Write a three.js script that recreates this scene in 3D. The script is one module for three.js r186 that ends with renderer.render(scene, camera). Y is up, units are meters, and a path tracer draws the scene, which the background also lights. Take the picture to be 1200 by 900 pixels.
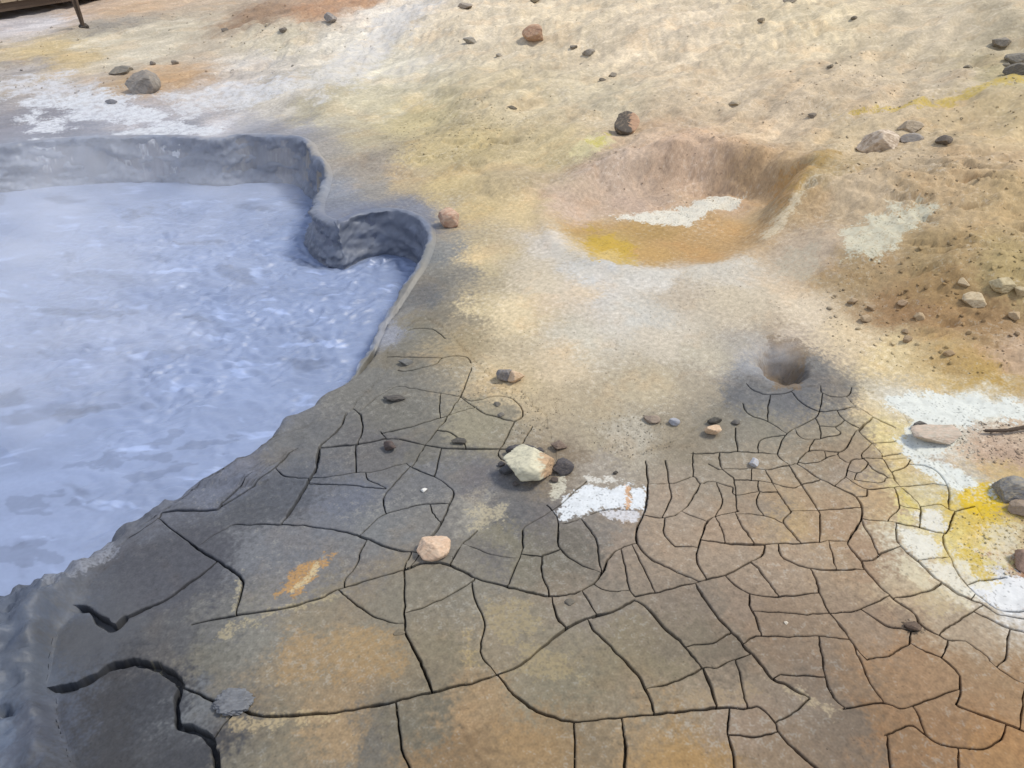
import * as THREE from 'three';
import { mergeVertices, mergeGeometries } from 'three/addons/utils/BufferGeometryUtils.js';

// ---------------------------------------------------------------- camera, sky, sun, exposure
const scene = new THREE.Scene();
const camera = new THREE.PerspectiveCamera(53.13, 1024 / 768, 0.05, 400);
camera.position.set(0, 1.6, 0);
camera.rotation.set(-36 * Math.PI / 180, 0, 0);
const renderer = new THREE.WebGLRenderer({ antialias: true });
renderer.toneMapping = THREE.LinearToneMapping;
renderer.toneMappingExposure = 1.26;
renderer.shadowMap.enabled = true;
const SUN_DIR = new THREE.Vector3(0.56, 0.80, -0.10).normalize();
const SUN_LIGHT = 2.6, SKY_LIGHT = 0.84;

const clamp = (x, a = 0, b = 1) => x < a ? a : x > b ? b : x;
const sstep = (a, b, x) => { const t = clamp((x - a) / (b - a)); return t * t * (3 - 2 * t); };
const mix = (a, b, t) => a + (b - a) * t;
function rng(seed) { let s = (seed * 2654435761 + 12345) >>> 0; return () => { s = (s + 0x6D2B79F5) >>> 0; let t = Math.imul(s ^ (s >>> 15), 1 | s); t = (t + Math.imul(t ^ (t >>> 7), 61 | t)) ^ t; return ((t ^ (t >>> 14)) >>> 0) / 4294967296; }; }
// gradient noise over a table of directions
const PERM = new Uint8Array(512), GX = new Float32Array(256), GY = new Float32Array(256), GZ = new Float32Array(256);
{
  const r = rng(7), p = [...Array(256).keys()];
  for (let i = 255; i > 0; i--) { const j = Math.floor(r() * (i + 1)); [p[i], p[j]] = [p[j], p[i]]; }
  for (let i = 0; i < 512; i++) PERM[i] = p[i & 255];
  for (let i = 0; i < 256; i++) { const a = r() * Math.PI * 2, c = r() * 2 - 1, s = Math.sqrt(1 - c * c); GX[i] = Math.cos(a); GY[i] = Math.sin(a); GZ[i] = c; }
}
function noise2(x, y, period = 256) {
  const xf = Math.floor(x), yf = Math.floor(y), fx = x - xf, fy = y - yf;
  const x0 = ((xf % period) + period) % period, x1 = (x0 + 1) % period, y0 = ((yf % period) + period) % period, y1 = (y0 + 1) % period;
  const u = fx * fx * fx * (fx * (fx * 6 - 15) + 10), v = fy * fy * fy * (fy * (fy * 6 - 15) + 10);
  const a = PERM[PERM[x0 & 255] + (y0 & 255)], b = PERM[PERM[x1 & 255] + (y0 & 255)], c = PERM[PERM[x0 & 255] + (y1 & 255)], d = PERM[PERM[x1 & 255] + (y1 & 255)];
  const n0 = GX[a] * fx + GY[a] * fy, n1 = GX[b] * (fx - 1) + GY[b] * fy, n2 = GX[c] * fx + GY[c] * (fy - 1), n3 = GX[d] * (fx - 1) + GY[d] * (fy - 1);
  return mix(mix(n0, n1, u), mix(n2, n3, u), v) * 1.4;
}
function fbm(x, y, oct = 4, period = 256) { let s = 0, a = 0.5; for (let i = 0; i < oct; i++) { s += a * noise2(x + i * 17.3 * (period === 256), y + i * 9.1 * (period === 256), period); x *= 2; y *= 2; a *= 0.5; if (period < 256) period *= 2; } return s; }
function ridged(x, y, oct = 4) { let s = 0, a = 0.5; for (let i = 0; i < oct; i++) { s += a * (1 - 2 * Math.abs(noise2(x + i * 31.7, y + i * 13.9))); x *= 2.1; y *= 2.1; a *= 0.5; } return s; }
function noise3(x, y, z) { return (noise2(x + 3.1 * z, y - 1.7 * z) + noise2(y * 0.9 + 40 + 0.7 * x, z * 1.1 - 20) + noise2(z + 80, x * 1.05 - 0.6 * y)) / 2; }

// a bright sky: blue overhead, paler towards the horizon, thin veils of cloud
{
  const W = 512, H = 256, d = new Float32Array(W * H * 4);
  for (let j = 0; j < H; j++) for (let i = 0; i < W; i++) {
    const el = ((j + 0.5) / H - 0.5) * Math.PI, az = (i + 0.5) / W * Math.PI * 2, y = Math.sin(el);
    const up = Math.max(0, y), g = Math.pow(1 - up, 2.2);
    let c = [mix(0.46, 0.96, g), mix(0.60, 0.98, g), mix(0.92, 1.02, g)];
    const k = 1.2 / (up + 0.25), veil = 0.75 * sstep(-0.15, 0.45, fbm(Math.cos(az) * Math.cos(el) * k * 2, Math.sin(az) * Math.cos(el) * k * 2, 5));
    c = c.map((v, q) => mix(v, [1.12, 1.10, 1.08][q], veil));
    if (y < 0) c = [0.42, 0.38, 0.32];
    for (let q = 0; q < 3; q++) d[(j * W + i) * 4 + q] = c[q] * SKY_LIGHT;
    d[(j * W + i) * 4 + 3] = 1;
  }
  const t = new THREE.DataTexture(d, W, H, THREE.RGBAFormat, THREE.FloatType);
  t.mapping = THREE.EquirectangularReflectionMapping; t.magFilter = THREE.LinearFilter; t.minFilter = THREE.LinearFilter; t.needsUpdate = true;
  scene.background = t; scene.environment = t;
}
const sun = new THREE.DirectionalLight(new THREE.Color().setRGB(1, 0.94, 0.83), SUN_LIGHT);
sun.position.copy(SUN_DIR).multiplyScalar(30).add(new THREE.Vector3(0, 0, -4));
sun.target.position.set(0, 0, -4);
sun.castShadow = true; sun.shadow.radius = 24; sun.shadow.mapSize.set(4096, 4096);
Object.assign(sun.shadow.camera, { left: -9, right: 9, top: 9, bottom: -9, near: 1, far: 70 });
scene.add(sun, sun.target);

// ---------------------------------------------------------------- survey of the place, in metres (x, z on the ground)
const LEVEL = -0.12;
const PIT_LEVEL = 0.082;
const VENT = [0.955,-2.226,0.1,0.11,0.085];
const TERRAIN = [[-1.355,-0.954,-0.05],[-1.103,-0.954,-0.05],[-1.227,-1.155,-0.05],[-0.847,-0.917,-0.02],[-1.092,-1.158,-0.02],[-0.563,-0.925,0.0],[0.0,-0.925,0.0],[0.563,-0.925,0.0],[1.126,-0.925,0.0],[1.305,-1.264,0.01],[0.656,-1.272,0.0],[0.0,-1.272,0.0],[-0.656,-1.272,0.0],[-0.968,-1.335,-0.01],[-0.388,-1.718,0.0],[0.0,-1.718,0.0],[0.388,-1.718,0.0],[0.772,-1.707,0.01],[1.15,-1.696,0.02],[1.505,-1.664,0.05],[-0.762,-1.654,-0.01],[1.401,-1.99,0.05],[0.655,-2.184,0.05],[1.172,-2.133,0.05],[0.298,-2.184,0.05],[-0.122,-2.265,0.03],[-0.143,-2.848,0.06],[-0.508,-2.606,0.0],[-0.53,-2.308,0.0],[-0.322,-3.379,0.09],[-0.688,-3.688,0.09],[0.588,-2.759,0.1],[0.179,-2.904,0.11],[1.028,-2.737,0.12],[0.0,-3.312,0.12],[0.0,-3.856,0.16],[-0.744,-4.456,0.14],[-1.54,-4.644,0.13],[-2.294,-4.595,0.12],[-2.986,-4.457,0.115],[-3.838,-4.255,0.11],[3.398,-5.588,0.62],[2.427,-5.988,0.55],[1.295,-6.387,0.48],[0.0,-6.843,0.4],[-1.503,-7.413,0.3],[-3.236,-7.983,0.2],[-4.803,-7.852,0.15],[-6.537,-8.015,0.12],[3.975,-4.874,0.7],[2.807,-4.368,0.45],[1.952,-4.558,0.4],[1.025,-4.786,0.34],[0.0,-5.052,0.27],[-1.139,-5.318,0.2],[-2.359,-5.508,0.15],[-3.612,-5.622,0.12],[-4.848,-5.66,0.11],[3.579,-4.178,0.5],[2.332,-3.401,0.33],[1.604,-3.508,0.29],[1.108,-3.955,0.26],[0.469,-4.212,0.22],[2.987,-3.267,0.38],[1.835,-2.723,0.24],[1.412,-2.901,0.19],[1.677,-2.31,0.11],[1.329,-2.415,0.08],[2.358,-2.233,0.16],[1.894,-1.515,0.06],[1.689,-0.925,0.0],[-2.862,-2.0,-0.03],[-12,-14,0.1],[-5,-14,0.3],[0,-14,0.9],[5,-14,1.5],[12,-14,2.4],[-9,-9,0.08],[9,-9,1.3],[8,-4,0.9],[6,-1,0.3],[-6,-3,0.0],[-5,0,0],[0,1,0],[5,2,0.0],[-12,-30,0.3],[12,-30,3.5],[0,-30,1.6]];
const POOL = [[-4.885,-4.079,0.12],[-4.108,-4.127,0.12],[-3.422,-4.189,0.11],[-2.96,-4.239,0.1],[-2.708,-4.33,0.1],[-2.38,-4.383,0.1],[-2.03,-4.397,0.09],[-1.713,-4.356,0.08],[-1.523,-4.397,0.09],[-1.285,-4.356,0.08],[-1.131,-4.127,0.05],[-1.059,-3.961,0.06],[-1.054,-3.762,0.08],[-1.05,-3.559,0.09],[-0.988,-3.407,0.07],[-0.895,-3.317,0.07],[-0.802,-3.3,0.06],[-0.746,-3.362,0.05],[-0.696,-3.416,0.05],[-0.612,-3.444,0.05],[-0.52,-3.416,0.04],[-0.448,-3.326,0.035],[-0.42,-3.197,0.035],[-0.438,-3.028,0.04],[-0.486,-2.85,0.035],[-0.525,-2.7,0.03],[-0.552,-2.591,0.03],[-0.555,-2.47,0.03],[-0.593,-2.334,0.04],[-0.63,-2.219,0.05],[-0.742,-2.12,0.1],[-0.841,-2.0,0.12],[-0.914,-1.879,0.12],[-0.992,-1.775,0.13],[-1.089,-1.671,0.15],[-1.171,-1.553,0.16],[-1.225,-1.476,0.18],[-1.296,-1.396,0.2],[-1.37,-1.333,0.22],[-1.506,-1.179,0.25],[-1.699,-0.973,0.25],[-1.943,-0.715,0.25],[-4.5,-1.2,0.3],[-4.8,-3.2,0.2]];
const PIT = [[0.158,-3.355],[0.227,-3.553],[0.383,-3.714],[0.608,-3.818],[0.873,-3.861],[1.117,-3.794],[1.318,-3.681],[1.448,-3.58],[1.352,-3.422],[1.184,-3.182],[1.075,-3.021],[0.933,-2.916],[0.765,-2.874],[0.603,-2.855],[0.448,-2.893],[0.312,-2.987],[0.208,-3.13]];
const REGION = [[-0.99,-0.903],[-1.054,-1.004],[-1.091,-1.032],[-1.134,-1.153],[-1.13,-1.268],[-1.112,-1.386],[-1.111,-1.459],[-1.061,-1.549],[-0.996,-1.646],[-0.89,-1.77],[-0.815,-1.863],[-0.695,-1.957],[-0.563,-2.039],[-0.5,-2.155],[-0.465,-2.269],[-0.461,-2.402],[-0.437,-2.522],[-0.393,-2.61],[-0.341,-2.636],[-0.229,-2.485],[-0.137,-2.301],[-0.045,-2.17],[0.035,-2.105],[0.113,-1.993],[0.14,-1.83],[0.161,-1.727],[0.238,-1.72],[0.369,-1.813],[0.517,-1.871],[0.682,-2.002],[0.796,-2.145],[0.833,-2.105],[0.904,-2.086],[0.98,-2.096],[1.069,-2.125],[1.181,-2.125],[1.251,-2.048],[1.283,-1.931],[1.252,-1.805],[1.304,-1.743],[1.316,-1.646],[1.334,-1.59],[1.308,-1.44],[1.335,-1.334],[1.62,-1.52],[1.86,-1.42],[2.02,-1.15],[2.0,-0.75],[1.95,-0.46],[1.2,-0.4],[0.4,-0.42],[-0.3,-0.4],[-0.78,-0.46],[-0.8,-0.62]];
const FILMS = [[-1.272,-1.951,0.12,0.05,0.3,0],[-1.078,-2.009,0.1,0.03,0.3,0],[-1.5,-1.73,0.12,0.04,0.0,0],[-1.334,-2.219,0.03,0.03,0,0],[-1.185,-2.087,0.02,0.05,0.1,0],[-1.523,-2.209,0.16,0.02,0.35,0],[-1.128,-1.888,0.12,0.025,0.5,0],[-1.444,-1.52,0.14,0.04,0.2,0]];
const CRACKS = [
  [3.0,0.805,-2.135,0.819,-2.096,0.87,-2.067,0.939,-2.077,0.971,-2.115],
  [3.0,0.87,-2.067,0.849,-2.011,0.832,-1.948],
  [3.0,0.939,-2.077,0.96,-2.03,1.009,-1.984],
  [3.0,1.051,-2.115,1.044,-2.067,1.119,-2.058,1.16,-2.115],
  [3.0,1.119,-2.058,1.138,-2.007],
  [3.0,1.044,-2.067,1.009,-1.984],
  [3.0,0.861,-1.675,0.922,-1.69],
  [3.0,0.613,-1.657,0.611,-1.604,0.579,-1.546],
  [3.0,0.562,-1.683,0.53,-1.625],
  [3.0,0.731,-1.646,0.708,-1.597,0.716,-1.549],
  [3.0,0.911,-1.913,0.921,-1.871,0.961,-1.863],
  [3.0,0.769,-1.813,0.79,-1.871,0.874,-1.888],
  [7.0,-1.13,-1.449,-1.078,-1.506,-1.02,-1.563,-1.008,-1.59,-0.871,-1.593,-0.847,-1.628,-0.794,-1.739],
  [6.0,-0.849,-1.604,-0.79,-1.675,-0.73,-1.762,-0.718,-1.801,-0.683,-1.854],
  [4.0,-0.73,-1.762,-0.701,-1.731,-0.66,-1.72,-0.59,-1.72,-0.52,-1.731,-0.475,-1.743,-0.413,-1.747,-0.33,-1.782],
  [5.0,-0.33,-1.782,-0.304,-1.758,-0.249,-1.727,-0.194,-1.686,-0.174,-1.65,-0.184,-1.604,-0.197,-1.543,-0.215,-1.497,-0.229,-1.465],
  [12.0,-0.579,-2.096,-0.56,-2.086,-0.56,-2.02,-0.566,-1.957,-0.609,-1.85,-0.602,-1.766,-0.617,-1.701,-0.644,-1.576,-0.657,-1.529],
  [5.0,-0.559,-2.081,-0.517,-2.034,-0.492,-1.97,-0.489,-1.913,-0.494,-1.875,-0.5,-1.867],
  [5.0,-0.609,-1.85,-0.544,-1.867,-0.498,-1.871,-0.412,-1.896,-0.363,-1.896,-0.283,-1.867,-0.195,-1.85,-0.038,-1.846,0.032,-1.842],
  [4.0,-0.5,-1.867,-0.477,-1.739],
  [5.0,-0.145,-2.263,-0.176,-2.101,-0.196,-2.048,-0.22,-1.979,-0.242,-1.935,-0.277,-1.863,-0.296,-1.805],
  [3.5,-0.507,-2.048,-0.465,-2.115,-0.418,-2.165,-0.39,-2.175,-0.346,-2.155,-0.272,-2.13,-0.182,-2.105],
  [3.5,-0.421,-1.922,-0.336,-1.953,-0.26,-1.984,-0.213,-2.002,-0.143,-2.03],
  [3.0,-0.244,-2.11,-0.245,-2.048,-0.238,-1.993],
  [3.0,-0.428,-1.931,-0.403,-1.892],
  [5.0,-0.182,-2.101,-0.139,-2.072,-0.073,-2.091,-0.012,-2.086,0.029,-2.034,0.034,-1.993,0.006,-1.966],
  [5.0,-0.151,-2.067,-0.097,-2.011,-0.034,-1.984,0.006,-1.966],
  [4.0,0.006,-1.966,-0.027,-1.871,-0.043,-1.83,-0.032,-1.801,0.011,-1.782],
  [3.0,0.064,-1.944,0.022,-1.846],
  [4.0,-0.242,-1.931,-0.205,-1.922,-0.164,-1.888,-0.146,-1.85],
  [3.0,-0.225,-1.85,-0.229,-1.801],
  [3.0,-0.406,-2.547,-0.36,-2.553,-0.298,-2.528,-0.254,-2.461],
  [3.0,-0.519,-2.362,-0.444,-2.368,-0.386,-2.357],
  [4.0,-0.414,-2.279,-0.382,-2.269,-0.328,-2.279,-0.274,-2.301,-0.251,-2.334,-0.173,-2.334,-0.146,-2.29],
  [4.0,-0.315,-1.762,-0.358,-1.686,-0.376,-1.632,-0.37,-1.587,-0.36,-1.566],
  [5.0,-0.184,-1.604,-0.249,-1.607,-0.297,-1.593,-0.363,-1.566,-0.398,-1.526,-0.423,-1.484],
  [3.0,-0.236,-1.604,-0.228,-1.569,-0.209,-1.543],
  [3.0,-0.525,-1.69,-0.471,-1.686,-0.433,-1.675,-0.376,-1.668],
  [3.0,-0.446,-1.743,-0.436,-1.712,-0.405,-1.69,-0.376,-1.668],
  [5.0,-0.875,-1.449,-0.811,-1.519,-0.781,-1.533,-0.66,-1.533,-0.566,-1.523,-0.479,-1.503,-0.402,-1.471,-0.317,-1.431,-0.264,-1.422],
  [4.5,-0.401,-1.468,-0.413,-1.425,-0.418,-1.38,-0.437,-1.334,-0.435,-1.3],
  [7.0,-0.801,-1.197,-0.694,-1.218,-0.576,-1.241,-0.502,-1.268,-0.442,-1.3,-0.359,-1.334,-0.281,-1.362,-0.238,-1.383,-0.197,-1.386,-0.164,-1.374,-0.09,-1.334,-0.013,-1.306,0.044,-1.287,0.092,-1.273,0.131,-1.276,0.171,-1.287,0.214,-1.317,0.239,-1.351,0.257,-1.392,0.288,-1.428,0.343,-1.453],
  [7.0,-0.92,-1.487,-0.866,-1.446,-0.801,-1.401,-0.75,-1.368,-0.72,-1.345,-0.703,-1.309,-0.695,-1.22],
  [12.0,-0.799,-1.395,-0.87,-1.303,-0.92,-1.26,-0.981,-1.223],
  [30.0,-1.138,-1.257,-1.091,-1.254,-1.043,-1.223,-0.995,-1.197,-0.983,-1.223],
  [32.0,-1.083,-1.032,-1.028,-1.041,-0.982,-1.07,-0.956,-1.089,-0.9,-1.1],
  [26.0,-0.9,-1.1,-0.83,-1.077,-0.768,-1.032],
  [8.0,-0.768,-1.032,-0.698,-0.998,-0.669,-0.987,-0.618,-0.969,-0.569,-0.952,-0.506,-0.948,-0.381,-0.958,-0.264,-0.983,-0.179,-1.004,-0.034,-1.048,0.034,-1.089,0.119,-1.165,0.176,-1.202,0.257,-1.228,0.311,-1.262],
  [7.5,-0.034,-1.048,-0.006,-1.009,0.038,-0.971,0.085,-0.946,0.141,-0.934,0.227,-0.942,0.317,-0.95,0.38,-0.956,0.458,-0.965,0.519,-0.965,0.554,-0.967,0.581,-0.932,0.579,-0.907,0.608,-0.865,0.637,-0.832,0.659,-0.796,0.678,-0.726],
  [22.0,-0.768,-1.032,-0.767,-1.0,-0.755,-0.963,-0.737,-0.932,-0.702,-0.922,-0.667,-0.903,-0.64,-0.874,-0.614,-0.81,-0.593,-0.726],
  [4.0,-0.618,-0.969,-0.635,-0.932,-0.649,-0.891],
  [5.0,-0.273,-1.419,-0.285,-1.357,-0.264,-1.172],
  [6.5,-0.264,-1.172,-0.223,-1.093,-0.179,-1.004],
  [4.0,-0.269,-1.22,-0.181,-1.268,-0.105,-1.323,-0.099,-1.334],
  [4.0,-0.427,-1.276,-0.348,-1.215,-0.285,-1.192,-0.266,-1.192],
  [3.0,-0.105,-1.323,-0.093,-1.26,-0.068,-1.197,-0.075,-1.11,-0.036,-1.052],
  [6.0,-0.264,-0.983,-0.239,-0.884,-0.21,-0.819,-0.186,-0.726],
  [4.0,0.137,-0.932,0.13,-0.819,0.119,-0.726],
  [6.0,0.242,-0.94,0.243,-0.878,0.235,-0.819,0.229,-0.726],
  [5.0,0.103,-1.273,0.111,-1.215,0.134,-1.177],
  [4.0,0.183,-1.289,0.213,-1.215],
  [6.0,0.187,-1.205,0.208,-1.16,0.245,-1.117,0.301,-1.032,0.317,-0.95],
  [5.0,0.311,-1.015,0.37,-1.028,0.445,-1.064,0.476,-1.068,0.569,-1.103],
  [6.0,0.311,-1.262,0.335,-1.244,0.378,-1.175,0.418,-1.121,0.445,-1.064,0.455,-1.022,0.459,-0.987,0.458,-0.965],
  [4.0,0.419,-1.124,0.492,-1.14,0.539,-1.165],
  [6.0,0.478,-1.314,0.489,-1.268,0.512,-1.215,0.542,-1.16,0.559,-1.128,0.576,-1.098,0.605,-1.039,0.628,-1.024,0.675,-0.987],
  [5.0,0.312,-1.268,0.369,-1.284,0.424,-1.3,0.481,-1.317,0.512,-1.328,0.562,-1.342,0.64,-1.383,0.68,-1.413,0.691,-1.446],
  [3.0,0.356,-1.334,0.367,-1.287],
  [6.0,0.416,-1.79,0.41,-1.712,0.403,-1.661,0.384,-1.576,0.357,-1.523,0.344,-1.465,0.353,-1.428,0.384,-1.386,0.438,-1.351],
  [5.0,0.51,-1.328,0.496,-1.386,0.508,-1.434,0.533,-1.49,0.551,-1.529,0.579,-1.546,0.647,-1.566],
  [4.0,0.64,-1.559,0.644,-1.516,0.665,-1.446],
  [5.0,0.53,-1.462,0.586,-1.449,0.665,-1.446,0.796,-1.446,0.892,-1.453,0.924,-1.449],
  [5.0,0.73,-1.443,0.728,-1.404,0.757,-1.377,0.789,-1.362,0.858,-1.354,0.928,-1.354],
  [5.0,0.793,-1.362,0.794,-1.314,0.792,-1.262,0.797,-1.225,0.808,-1.187,0.815,-1.165,0.821,-1.136,0.84,-1.089],
  [5.0,0.564,-1.342,0.584,-1.303,0.612,-1.281,0.651,-1.273,0.722,-1.276,0.795,-1.284],
  [4.0,0.64,-1.383,0.659,-1.351,0.686,-1.273],
  [5.0,0.61,-1.281,0.602,-1.241,0.608,-1.2,0.609,-1.153],
  [4.0,0.558,-1.133,0.581,-1.148,0.611,-1.153,0.665,-1.153,0.736,-1.153,0.788,-1.148,0.817,-1.143],
  [3.0,0.708,-1.22,0.748,-1.218,0.802,-1.22,0.876,-1.231,0.965,-1.27],
  [4.0,0.746,-1.148,0.738,-1.098,0.727,-1.043,0.729,-0.987,0.742,-0.958],
  [3.0,0.609,-1.041,0.635,-1.048,0.727,-1.043],
  [4.0,0.744,-0.965,0.831,-0.975,0.873,-0.963,0.916,-0.977],
  [4.0,0.824,-1.077,0.825,-1.026,0.839,-0.977],
  [6.0,0.959,-1.131,0.986,-1.107,1.018,-1.089,1.039,-1.043,1.009,-0.983,1.003,-0.967,1.087,-0.926,1.138,-0.899,1.255,-0.865],
  [3.0,1.085,-0.922,1.057,-0.893,1.009,-0.87,0.973,-0.872,0.908,-0.889,0.901,-0.942],
  [4.0,0.81,-0.903,0.791,-0.819,0.762,-0.726],
  [5.0,0.488,-0.963,0.473,-0.914,0.467,-0.832,0.444,-0.726],
  [4.0,0.474,-0.901,0.533,-0.899,0.581,-0.907],
  [3.0,0.581,-0.932,0.627,-0.954,0.675,-0.987],
  [3.0,0.528,-1.009,0.527,-0.967],
  [6.0,0.771,-1.739,0.848,-1.754,0.873,-1.758,0.923,-1.694,0.955,-1.661,1.0,-1.614,1.001,-1.569,0.986,-1.529,0.934,-1.465,0.918,-1.44,0.932,-1.383,0.934,-1.351,0.965,-1.27,1.001,-1.22,1.009,-1.18,1.036,-1.155,1.057,-1.138,1.094,-1.138],
  [4.0,0.771,-1.739,0.782,-1.646,0.802,-1.563],
  [4.5,0.848,-1.754,0.861,-1.675,0.875,-1.576,0.872,-1.536,0.844,-1.449],
  [4.0,0.801,-1.566,0.872,-1.566,0.932,-1.569,0.999,-1.573],
  [4.0,0.8,-1.563,0.765,-1.526,0.785,-1.471,0.792,-1.446],
  [3.0,0.644,-1.556,0.716,-1.549,0.763,-1.519],
  [4.0,0.85,-1.758,0.826,-1.805,0.874,-1.888,0.906,-1.913,0.986,-1.957,1.009,-1.984],
  [4.0,0.567,-1.818,0.631,-1.813,0.706,-1.818,0.769,-1.813,0.826,-1.805],
  [3.5,0.72,-1.922,0.706,-1.818],
  [3.5,0.769,-2.034,0.777,-1.984,0.832,-1.948,0.879,-1.896],
  [4.0,0.873,-1.758,0.892,-1.786,0.924,-1.813,0.97,-1.813,1.013,-1.805,1.038,-1.818,1.084,-1.879,1.115,-1.905],
  [3.0,0.924,-1.813,0.956,-1.863,0.979,-1.867,1.045,-1.884,1.038,-1.913,1.075,-1.939],
  [3.0,0.979,-1.867,0.991,-1.922,0.986,-1.957],
  [3.0,0.991,-1.922,1.038,-1.913],
  [3.0,0.973,-1.813,0.967,-1.782,0.919,-1.762,0.883,-1.766],
  [3.0,0.967,-1.782,1.008,-1.793],
  [3.0,1.078,-1.774,1.088,-1.801,1.126,-1.838],
  [3.0,1.085,-1.75,1.097,-1.72,1.117,-1.705,1.122,-1.69],
  [3.0,0.605,-1.77,0.631,-1.743,0.668,-1.743,0.73,-1.743],
  [3.0,0.477,-1.79,0.471,-1.69],
  [3.0,0.471,-1.69,0.465,-1.625,0.429,-1.553],
  [3.0,0.655,-1.664,0.657,-1.632,0.726,-1.646],
  [3.0,0.986,-1.44,0.987,-1.395],
  [3.0,0.579,-1.546,0.587,-1.497,0.586,-1.449],
  [3.0,0.444,-1.44,0.508,-1.434],
  [3.0,0.869,-1.44,0.863,-1.395,0.858,-1.354],
  [3.0,0.778,-1.679,0.83,-1.657,0.861,-1.675],
  [4.0,1.013,-1.805,1.008,-1.786,1.028,-1.758,1.045,-1.77,1.081,-1.774,1.139,-1.774],
  [4.0,1.071,-1.984,1.077,-1.944,1.115,-1.905],
  [6.0,1.176,-1.957,1.121,-1.913,1.109,-1.888,1.128,-1.842,1.143,-1.797,1.139,-1.774,1.141,-1.712,1.141,-1.661,1.16,-1.611,1.167,-1.569,1.135,-1.494],
  [4.0,1.009,-1.984,1.077,-1.993,1.138,-2.007,1.176,-1.957,1.228,-1.905],
  [3.5,1.128,-1.842,1.205,-1.846],
  [3.5,1.142,-1.79,1.201,-1.797],
  [3.5,1.143,-1.77,1.216,-1.77,1.2,-1.743,1.146,-1.712],
  [4.0,1.045,-1.77,1.025,-1.75,1.004,-1.705,0.955,-1.661],
  [3.5,1.014,-1.727,1.041,-1.716,1.085,-1.75,1.081,-1.774],
  [3.5,1.041,-1.716,1.022,-1.683],
  [4.0,1.001,-1.697,1.044,-1.646,1.143,-1.653],
  [4.0,1.044,-1.646,1.031,-1.618,0.998,-1.611],
  [3.0,1.023,-1.686,1.079,-1.672,1.106,-1.675,1.117,-1.69,1.142,-1.69],
  [4.0,1.141,-1.65,1.237,-1.661,1.279,-1.653],
  [4.5,1.207,-1.747,1.259,-1.735,1.279,-1.697,1.278,-1.639,1.25,-1.573],
  [4.0,1.167,-1.569,1.226,-1.58,1.254,-1.556,1.319,-1.569],
  [5.5,0.986,-1.529,1.075,-1.51,1.135,-1.494,1.193,-1.474,1.228,-1.51,1.256,-1.549],
  [6.0,1.075,-1.51,1.054,-1.453,1.062,-1.41,1.08,-1.377,1.11,-1.311,1.163,-1.254,1.188,-1.236,1.218,-1.21,1.28,-1.195],
  [6.0,1.193,-1.474,1.177,-1.44,1.171,-1.386,1.17,-1.345,1.176,-1.3,1.196,-1.252,1.226,-1.225,1.283,-1.22,1.415,-1.225],
  [4.0,1.08,-1.377,1.116,-1.386,1.17,-1.389],
  [4.0,1.177,-1.303,1.243,-1.32,1.294,-1.323],
  [4.0,1.163,-1.254,1.183,-1.273],
  [5.0,1.186,-1.236,1.087,-1.185,1.039,-1.153],
  [4.5,1.053,-1.428,1.003,-1.407,0.96,-1.383,0.931,-1.38],
  [3.0,1.126,-1.65,1.111,-1.576,1.063,-1.529,1.052,-1.513],
  [3.0,1.114,-1.576,1.161,-1.559],
  [5.0,0.97,-1.26,1.076,-1.284,1.114,-1.306],
  [4.0,0.876,-1.231,0.918,-1.185,0.96,-1.172,0.982,-1.165,1.009,-1.18],
  [4.0,0.975,-1.165,0.959,-1.131,0.939,-1.121,0.893,-1.098,0.84,-1.089],
  [4.0,1.056,-1.136,1.041,-1.117,1.016,-1.089],
  [5.0,1.153,-1.225,1.185,-1.195,1.218,-1.17,1.258,-1.155,1.397,-1.093],
  [4.0,1.218,-1.17,1.173,-1.098,1.136,-1.066],
  [4.0,1.094,-1.138,1.126,-1.093,1.13,-1.075,1.176,-1.022,1.303,-0.942],
  [3.5,0.402,-1.686,0.487,-1.69,0.548,-1.716,0.562,-1.683,0.594,-1.69,0.655,-1.664],
  [3.0,0.561,-1.813,0.548,-1.716],
  [3.0,0.647,-1.813,0.638,-1.75,0.669,-1.705],
  [4.0,0.378,-1.553,0.438,-1.549,0.486,-1.569,0.53,-1.625,0.562,-1.683],
  [4.0,0.486,-1.569,0.551,-1.529],
  [3.0,0.669,-1.705,0.657,-1.632,0.652,-1.569],
  [3.0,0.669,-1.694,0.718,-1.694,0.778,-1.679],
  [3.0,0.73,-1.743,0.718,-1.694],
  [3.0,0.73,-1.743,0.771,-1.739],
  [3.0,0.738,-1.69,0.731,-1.646,0.783,-1.643],
  [5.0,0.102,-1.604,0.118,-1.576,0.131,-1.543,0.127,-1.453,0.139,-1.422,0.183,-1.38,0.239,-1.348],
  [5.0,0.133,-1.526,0.159,-1.529,0.195,-1.546,0.256,-1.576,0.296,-1.583,0.373,-1.573],
  [4.0,0.197,-1.543,0.232,-1.471,0.234,-1.422],
  [3.5,0.226,-1.701,0.182,-1.653,0.118,-1.58,0.038,-1.516,0.031,-1.478,0.025,-1.416,-0.013,-1.306],
  [4.0,0.025,-1.416,0.078,-1.404,0.085,-1.41,0.128,-1.428],
  [4.5,0.081,-1.404,0.079,-1.351,0.093,-1.3,0.094,-1.273],
  [3.0,0.213,-1.314,0.246,-1.289,0.299,-1.289],
  [3.5,0.302,-1.334,0.304,-1.295,0.314,-1.27],
  [5.0,-0.096,-1.503,-0.141,-1.446,-0.166,-1.377],
  [3.0,-0.138,-1.453,-0.046,-1.41,0.025,-1.401],
  [3.0,0.013,-1.664,0.007,-1.59],
  [3.0,0.438,-1.549,0.423,-1.487,0.444,-1.44],
  [3.0,0.815,-0.903,0.879,-0.922,0.908,-0.889],
  [4.0,1.176,-1.022,1.115,-0.922],
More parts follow.
